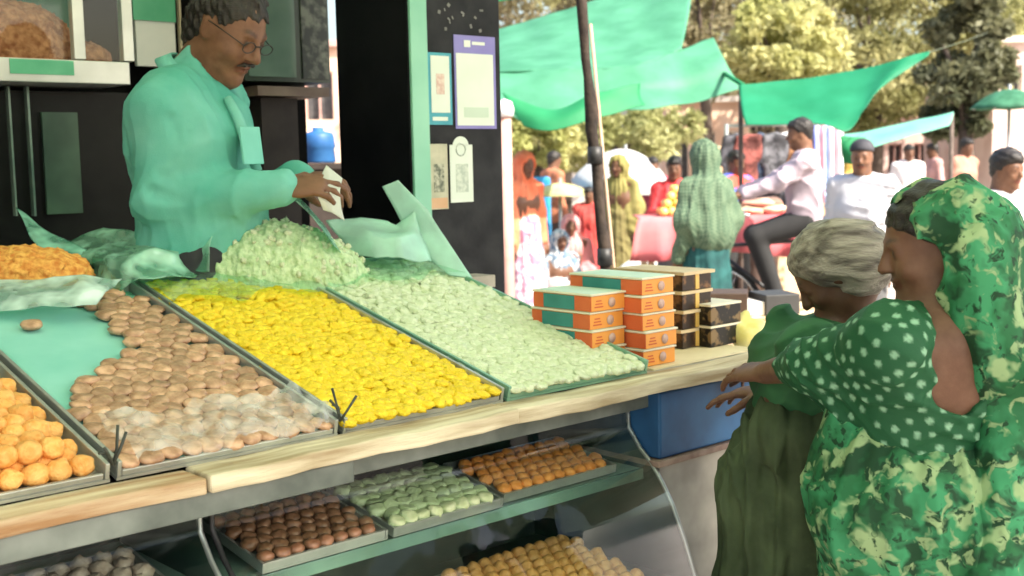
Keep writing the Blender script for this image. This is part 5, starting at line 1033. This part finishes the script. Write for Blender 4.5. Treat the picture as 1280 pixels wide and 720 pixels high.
# ---- umbrellas
def umbrella(label, px, py, d, R, H, m, tilt=(0, 0)):
    top = at(px, py, d); t = thing('market_umbrella', label, 'umbrella', Vector((top.x, top.y, 0))); M = Euler((tilt[0], tilt[1], 0)).to_matrix(); vs = []; n = 32; rows = []
    for i in range(9):
        k = i/8; rows.append([top + M @ Vector((R*k*(1-.03*(j % 4 == 2)*k)*math.cos(2*math.pi*j/n), R*k*(1-.03*(j % 4 == 2)*k)*math.sin(2*math.pi*j/n), -H*k**2-.025*R*k*(1-abs((j % 4)-2)/2))) for j in range(n+1)])
    MB().grid(rows).build('canopy', m, t, solid=.006)
    B = MB(); B.tube([Vector((top.x, top.y, 0)), top+Vector((0, 0, .06))], .018, 8); B.build('pole', steel, t)
    B = MB()
    for j in range(0, n, 4): B.tube([top-Vector((0, 0, .02))]+[top + M @ Vector((R*k*math.cos(2*math.pi*j/n), R*k*math.sin(2*math.pi*j/n), -H*k*k-.02)) for k in (.3, .6, .97)], .006, 4)
    B.build('ribs', steel, t)
wh = mat('white_canvas', (.6, .6, .62), (.7, .7, .7), rough=.7, scale=3, trans=.3)
umbrella('big white market umbrella behind the olive veiled woman', 782, 187, 14.5, .62, .42, wh, (.15, .1))
umbrella('pale yellow umbrella over the seated vendors', 700, 229, 13.2, .34, .13, mat('pale_yellow_canvas', (.62, .6, .25), (.72, .7, .4), rough=.7, scale=4, trans=.3))
um = mat('green_canvas', (.03, .14, .07), (.06, .22, .12), rough=.7, trans=.2)
umbrella('dark green umbrella at the right edge under the pink building', 1262, 112, 13.5, .42, .2, um)

# ---- bundles, crates and sacks on the ground
def sack(label, px, py, d, r, c, c2=None, hgt=1.0, seed=0):
    b0 = at(px, py, d); b0.z = 0; b = Body(); b.ell(b0+Vector((0, 0, r*.6*hgt)), (r, r*.8, r*.8*hgt), k=.03); b.ell(b0+Vector((r*.3, 0, r*1.0*hgt)), (r*.55, r*.5, r*.5*hgt), k=.1)
    o = link('sack', b.mesh('sack', .018, folds(.02, 14, seed)), mat('sack_%s' % seed, c, c2, rough=.9, scale=6), None, b0); tag(o, label, 'sack')
sack('pink cloth bundle on the ground beside the orange veiled woman', 668, 330, 11.8, .28, (.7, .34, .32), None, 1.1, 301); sack('white sack on the ground under the white umbrella', 806, 300, 13.6, .4, (.74, .72, .7), None, 1.3, 302); sack('rosy bundle stacked beside the seated vendors', 676, 300, 13.4, .3, (.62, .3, .28), (.7, .45, .4), 1.3, 303); sack('grey white sack between the pole and the pink table', 796, 320, 11.5, .24, (.62, .62, .6), None, 1.5, 304); sack('brick red bundle under the fruit table', 880, 330, 10.4, .25, (.4, .12, .09), None, 1.0, 305)
b0 = at(655, 232, 14); B = MB(); B.box((b0.x, b0.y, .65), (.3, .3, .65)); B.box((b0.x, b0.y, 1.26), (.28, .28, .04)); tag(B.build('blue_crate', mat('sky_blue_tub', (.03, .25, .5), (.05, .33, .6), rough=.5), None, Vector((b0.x, b0.y, 0)), bevel=.03), 'tall blue plastic bin behind the orange veiled woman', 'bin')
def crate(label, px, d, z, c, ang=0):
    b0 = Vector((px_x(px, d), d, z)); t = thing('wooden_crate', label, 'crate', b0); M = Matrix.Rotation(ang, 3, 'Z'); m = mat('crate_wood', (.34, .22, .13), (.5, .36, .22), scale=9)
    for i in range(3):
        for y in (-.16, .16): B = MB(); B.box(b0+M @ Vector((0, y, .05+.085*i)), (.25, .01, .036), M); B.build('slat', m, t)
        for x in (-.245, .245): B = MB(); B.box(b0+M @ Vector((x, 0, .05+.085*i)), (.01, .148, .036), M); B.build('slat', m, t)
    B = MB(); B.box(b0+Vector((0, 0, .008)), (.23, .148, .006), M); B.build('bottom', m, t)
# side table behind the counter end with clutter
DZ = 5.2; t = thing('side_table', 'low cluttered wooden table behind the end of the counter', 'table', Vector((px_x(960, DZ), DZ+.2, 0))); zt2 = at(960, 395, DZ).z
B = MB(); B.box((px_x(960, DZ), DZ+.22, zt2-.02), (.36, .3, .018)); B.build('table_top', wood_d, t, bevel=.004)
for x in (-.3, .3):
    for y in (0, .44): B = MB(); B.box((px_x(960, DZ)+x, DZ+y, (zt2-.04)/2), (.025, .025, (zt2-.04)/2)); B.build('leg', wood_d, t)
for i, (px, hgt, wd, c, lb) in enumerate(((915, .1, .09, (.05, .03, .02), 'small dark box at the left of the cluttered side table'), (942, .06, .12, (.72, .68, .62), 'flat white box in the middle of the cluttered side table'), (975, .09, .08, (.03, .03, .03), 'small black box at the right of the cluttered side table'))):
    B = MB(); c0 = Vector((px_x(px, DZ), DZ+.12, zt2)); B.box(c0+Vector((0, 0, hgt/2)), (wd, .1, hgt/2), Matrix.Rotation(.2*i-.2, 3, 'Z')); o = B.build('small_box', mat('clutter_%s' % 'abc'[i], c), None, c0, bevel=.004); tag(o, lb, 'box')
crate('wooden slat crate on the ground beside the bicycle wheel', 905, 8.0, 0, None, .3); crate('wooden slat crate on the ground left of the fruit table', 800, 9.0, 0, None, -.2)

# ---- trees
def leaf_mat(n, a, b, sc=.7): return mat(n, a, b, rough=.6, scale=sc, trans=.45, lo=.4, hi=.6, detail=3)
bark = mat('bark', (.06, .045, .035), (.12, .09, .07), rough=.95, scale=6, bump=.4)
def tree(label, px, d, cpy, rx, rz, m, n=5200, leaf=.085, clumps=46, trunk=.12, seed=1, ry=None, gap=.30, cat='tree', name='tree'):
    n = int(n*1.7); leaf *= .85; rg = np.random.default_rng(seed); c = at(px, cpy, d); base = Vector((c.x, d, 0)); t = thing(name, label, cat, base); ry = ry or rx*.8
    cc = rg.normal(size=(clumps, 3)); cc /= np.linalg.norm(cc, axis=1)[:, None]; cc *= (rg.uniform(.25, 1, clumps)**.5)[:, None]; cc *= np.array((rx, ry, rz)); cr_ = rg.uniform(.5, 1.2, clumps)*gap*(rx+rz)/2
    w_ = rg.integers(0, clumps, n); off = rg.normal(size=(n, 3)); off /= np.linalg.norm(off, axis=1)[:, None]; off *= (rg.uniform(.2, 1, n)**.45)[:, None]*cr_[w_][:, None]*np.array((1, 1, .75)); pos = cc[w_]+off+np.array(c)
    pos[:, 2] = np.maximum(pos[:, 2], .1)
    a = rg.normal(size=(n, 3)); a /= np.linalg.norm(a, axis=1)[:, None]; b = rg.normal(size=(n, 3)); b -= (b*a).sum(1)[:, None]*a; b /= np.linalg.norm(b, axis=1)[:, None]; s = leaf*rg.uniform(.6, 1.4, n)[:, None]
    V = np.stack([pos-a*s, pos-b*s*.45+a*s*.1, pos+a*s, pos+b*s*.45+a*s*.1], 1).reshape(-1, 3)
    me = bpy.data.meshes.new('crown'); me.vertices.add(n*4); me.vertices.foreach_set('co', V.astype(np.float32).ravel()); me.loops.add(n*4); me.loops.foreach_set('vertex_index', np.arange(n*4, dtype=np.int32)); me.polygons.add(n); me.polygons.foreach_set('loop_start', np.arange(0, n*4, 4, dtype=np.int32)); me.update(calc_edges=True)
    link('crown', me, m, t)
    if trunk:
        B = MB(); zc = c.z-rz*.2; B.tube([base, base+Vector((trunk*.4, 0, zc*.5)), Vector((c.x, d, zc))], [trunk*1.3, trunk, trunk*.6], 10)
        for i in range(7): q = cc[rg.integers(0, clumps)]; B.tube([Vector((c.x, d, zc*(.6+.05*i))), Vector((c.x, d, zc))*.4+Vector(np.array(c)+q*.9)*.6+Vector((0, 0, -.1)), Vector(np.array(c)+q*.95)], [trunk*.5, trunk*.3, trunk*.1], 6)
        B.build('trunk', bark, t)
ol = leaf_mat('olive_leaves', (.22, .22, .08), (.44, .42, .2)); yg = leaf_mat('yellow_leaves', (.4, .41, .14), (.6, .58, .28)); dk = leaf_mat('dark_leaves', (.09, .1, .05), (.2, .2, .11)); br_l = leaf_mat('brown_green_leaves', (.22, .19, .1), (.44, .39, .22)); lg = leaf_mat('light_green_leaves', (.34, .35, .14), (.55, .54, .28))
tree('brownish green tree above the top edge of the large tarp', 700, 21, -10, 2.2, 1.1, br_l, seed=11, n=5000)
tree('sparse grey brown tree between the large tarp and the yellow tree', 880, 24, 40, 1.3, 1.3, br_l, seed=12, n=3200, gap=.26)
tree('bright yellow green tree above the drooping tarp', 975, 19.5, 62, .95, .85, yg, seed=13, n=4200, leaf=.09, gap=.36)
tree('large olive green tree with a wide crown behind the drooping tarp', 1095, 24, 55, 2.5, 2.0, ol, seed=14, n=13000, clumps=90, gap=.24)
tree('second olive tree closing the gap above the top right corner', 1200, 27, -10, 2.4, 1.5, lg, seed=15, n=7000, clumps=60)
tree('dark tree standing at the right before the pink building', 1206, 18, 70, .62, 1.5, dk, seed=16, n=4200, leaf=.09)
tree('pale olive tree far behind the man in the white shirt', 1120, 32, 150, 2.6, 1.1, lg, seed=17, n=6000)
tree('grey olive tree behind the brownish one at the top', 790, 30, -30, 3.2, 1.6, ol, seed=21, n=7000, clumps=60)
tree('olive tree filling the far background above the pink wall', 960, 34, 60, 3.2, 2.2, br_l, seed=22, n=8000, clumps=70)
tree('low yellow green bush behind the white umbrella', 770, 19, 165, 1.5, .55, lg, seed=18, n=5200, leaf=.08, cat='bush', name='bush', gap=.3, trunk=.05); tree('yellow green bush left of the dark pole under the tarp', 672, 17.5, 175, .75, .45, yg, seed=19, n=3000, leaf=.07, cat='bush', name='bush', trunk=.05)

# ---- buildings at the far end
def building(label, px0, px1, pyt, d, m, trim, cols, storeys=1, depth=4, door=True, py_b=None):
    x0, x1 = px_x(px0, d), px_x(px1, d); zt = at((px0+px1)/2, pyt, d).z; t = thing('building', label, 'building', Vector(((x0+x1)/2, d+depth/2, 0))); Wd = x1-x0; cw = Wd/cols; sh = zt/storeys
    for s_ in range(storeys):
        z0 = s_*sh
        for zz, hh in ((z0+sh*.14, sh*.14), (z0+sh*.88, sh*.12)): B = MB(); B.box(((x0+x1)/2, d+.12, zz), (Wd/2, .12, hh-.001)); B.build('wall', m, t)
        for i in range(cols+1):
            w2 = cw*.22 if 0 < i < cols else cw*.11; xx = x0+i*cw+(w2 if i == 0 else -w2 if i == cols else 0); B = MB(); B.box((xx, d+.12, z0+sh*.52), (w2, .12, sh*.239)); B.build('pier', m, t)
        for i in range(cols):
            xx = x0+(i+.5)*cw; B = MB()
            for k in (-1, 1): B.box((xx+k*cw*.265, d+.1, z0+sh*.52), (cw*.012, .06, sh*.239))
            B.box((xx, d+.1, z0+sh*.52), (cw*.01, .05, sh*.239)); B.box((xx, d+.1, z0+sh*.75), (cw*.25, .055, sh*.01)); wf = B.build('window', trim, t); B = MB(); B.box((xx, d+.16, z0+sh*.52), (cw*.275, .01, sh*.239)); o = B.build('pane', mat('dark_pane', (.05, .05, .055), (.1, .1, .1), rough=.15), wf)
    B = MB(); B.box(((x0+x1)/2, d+depth/2, zt+.06), (Wd/2+.12, depth/2+.12, .06)); B.build('roof', trim, t, bevel=.01)
    B = MB(); B.box(((x0+x1)/2, d+.25+(depth-.26)/2, zt/2), (Wd/2-.01, (depth-.26)/2, zt/2-.001)); B.build('rear_block', m, t)
pinkw = mat('pale_pink_wall', (.62, .44, .38), (.74, .58, .52), rough=.9, scale=2); crw = mat('cream_wall', (.68, .6, .52), (.78, .72, .64), rough=.9, scale=2); trm = mat('rose_trim', (.5, .3, .26), (.58, .38, .33), rough=.8); pch = mat('peach_wall', (.72, .48, .34), (.8, .58, .44), rough=.9, scale=2)
building('long pale pink building with many small windows across the end of the street', 1040, 1420, 150, 30, pinkw, trm, 12, 1); building('taller pink building stepping up at the right edge', 1240, 1420, 52, 24, pinkw, crw, 4, 2); building('peach building behind the sparse tree and the large tarp', 835, 935, 128, 27, pch, crw, 3, 1); building('cream low building far behind the orange veiled woman', 560, 850, 176, 33, crw, trm, 9, 1); building('rosy building behind the yellow tree', 930, 1060, 118, 36, pinkw, crw, 4, 1); building('peach wall house glimpsed through the shop opening', 180, 560, 60, 22, pch, trm, 6, 2)
b0 = at(399, 204, 8.5); B = MB(); B.lathe([(0, 0), (.11, 0), (.12, .015), (.11, .1), (.12, .11), (.11, .19), (.1, .21), (.04, .225), (.04, .25), (0, .25)], b0, 20); tag(B.build('blue_jar', mat('mid_blue_plastic', (.02, .09, .25), (.03, .13, .32), rough=.5), None, b0), 'blue plastic jar glimpsed through the shop opening', 'jar')
t = thing('crate_stand', 'dark wooden stand under the blue jar behind the shop', 'stand', Vector((b0.x, b0.y, 0)))
B = MB(); B.box((b0.x, b0.y, b0.z-.021), (.3, .25, .02)); B.build('top', mat('stand_dark', (.03, .022, .018), (.06, .045, .035)), t)
B = MB(); B.box((b0.x, b0.y+.05, (b0.z-.042)/2), (.27, .2, (b0.z-.042)/2)); B.build('body', mat('stand_dark', (0, 0, 0)), t)
# crowd figures far down the street at the right
for i, (px, d, ang, H, c, c2, lb) in enumerate(((1135, 17, -90, 1.6, (.66, .6, .58), (.3, .25, .22), 'distant man in a pale shirt between the capped man and the green veil'), (1168, 19, 180, 1.62, (.5, .28, .26), (.2, .2, .2), 'distant man in a rose shirt walking left far down the street'), (1205, 16, -60, 1.66, (.42, .2, .14), (.12, .1, .08), 'distant man in a brick coloured shirt before the pink building'))):
    walker(lb, px, d, ang, H, 'man', cloth_mat('far_top_%s' % 'abc'[i], c), cloth_mat('far_trousers_%s' % 'abc'[i], c2), vox=.02)
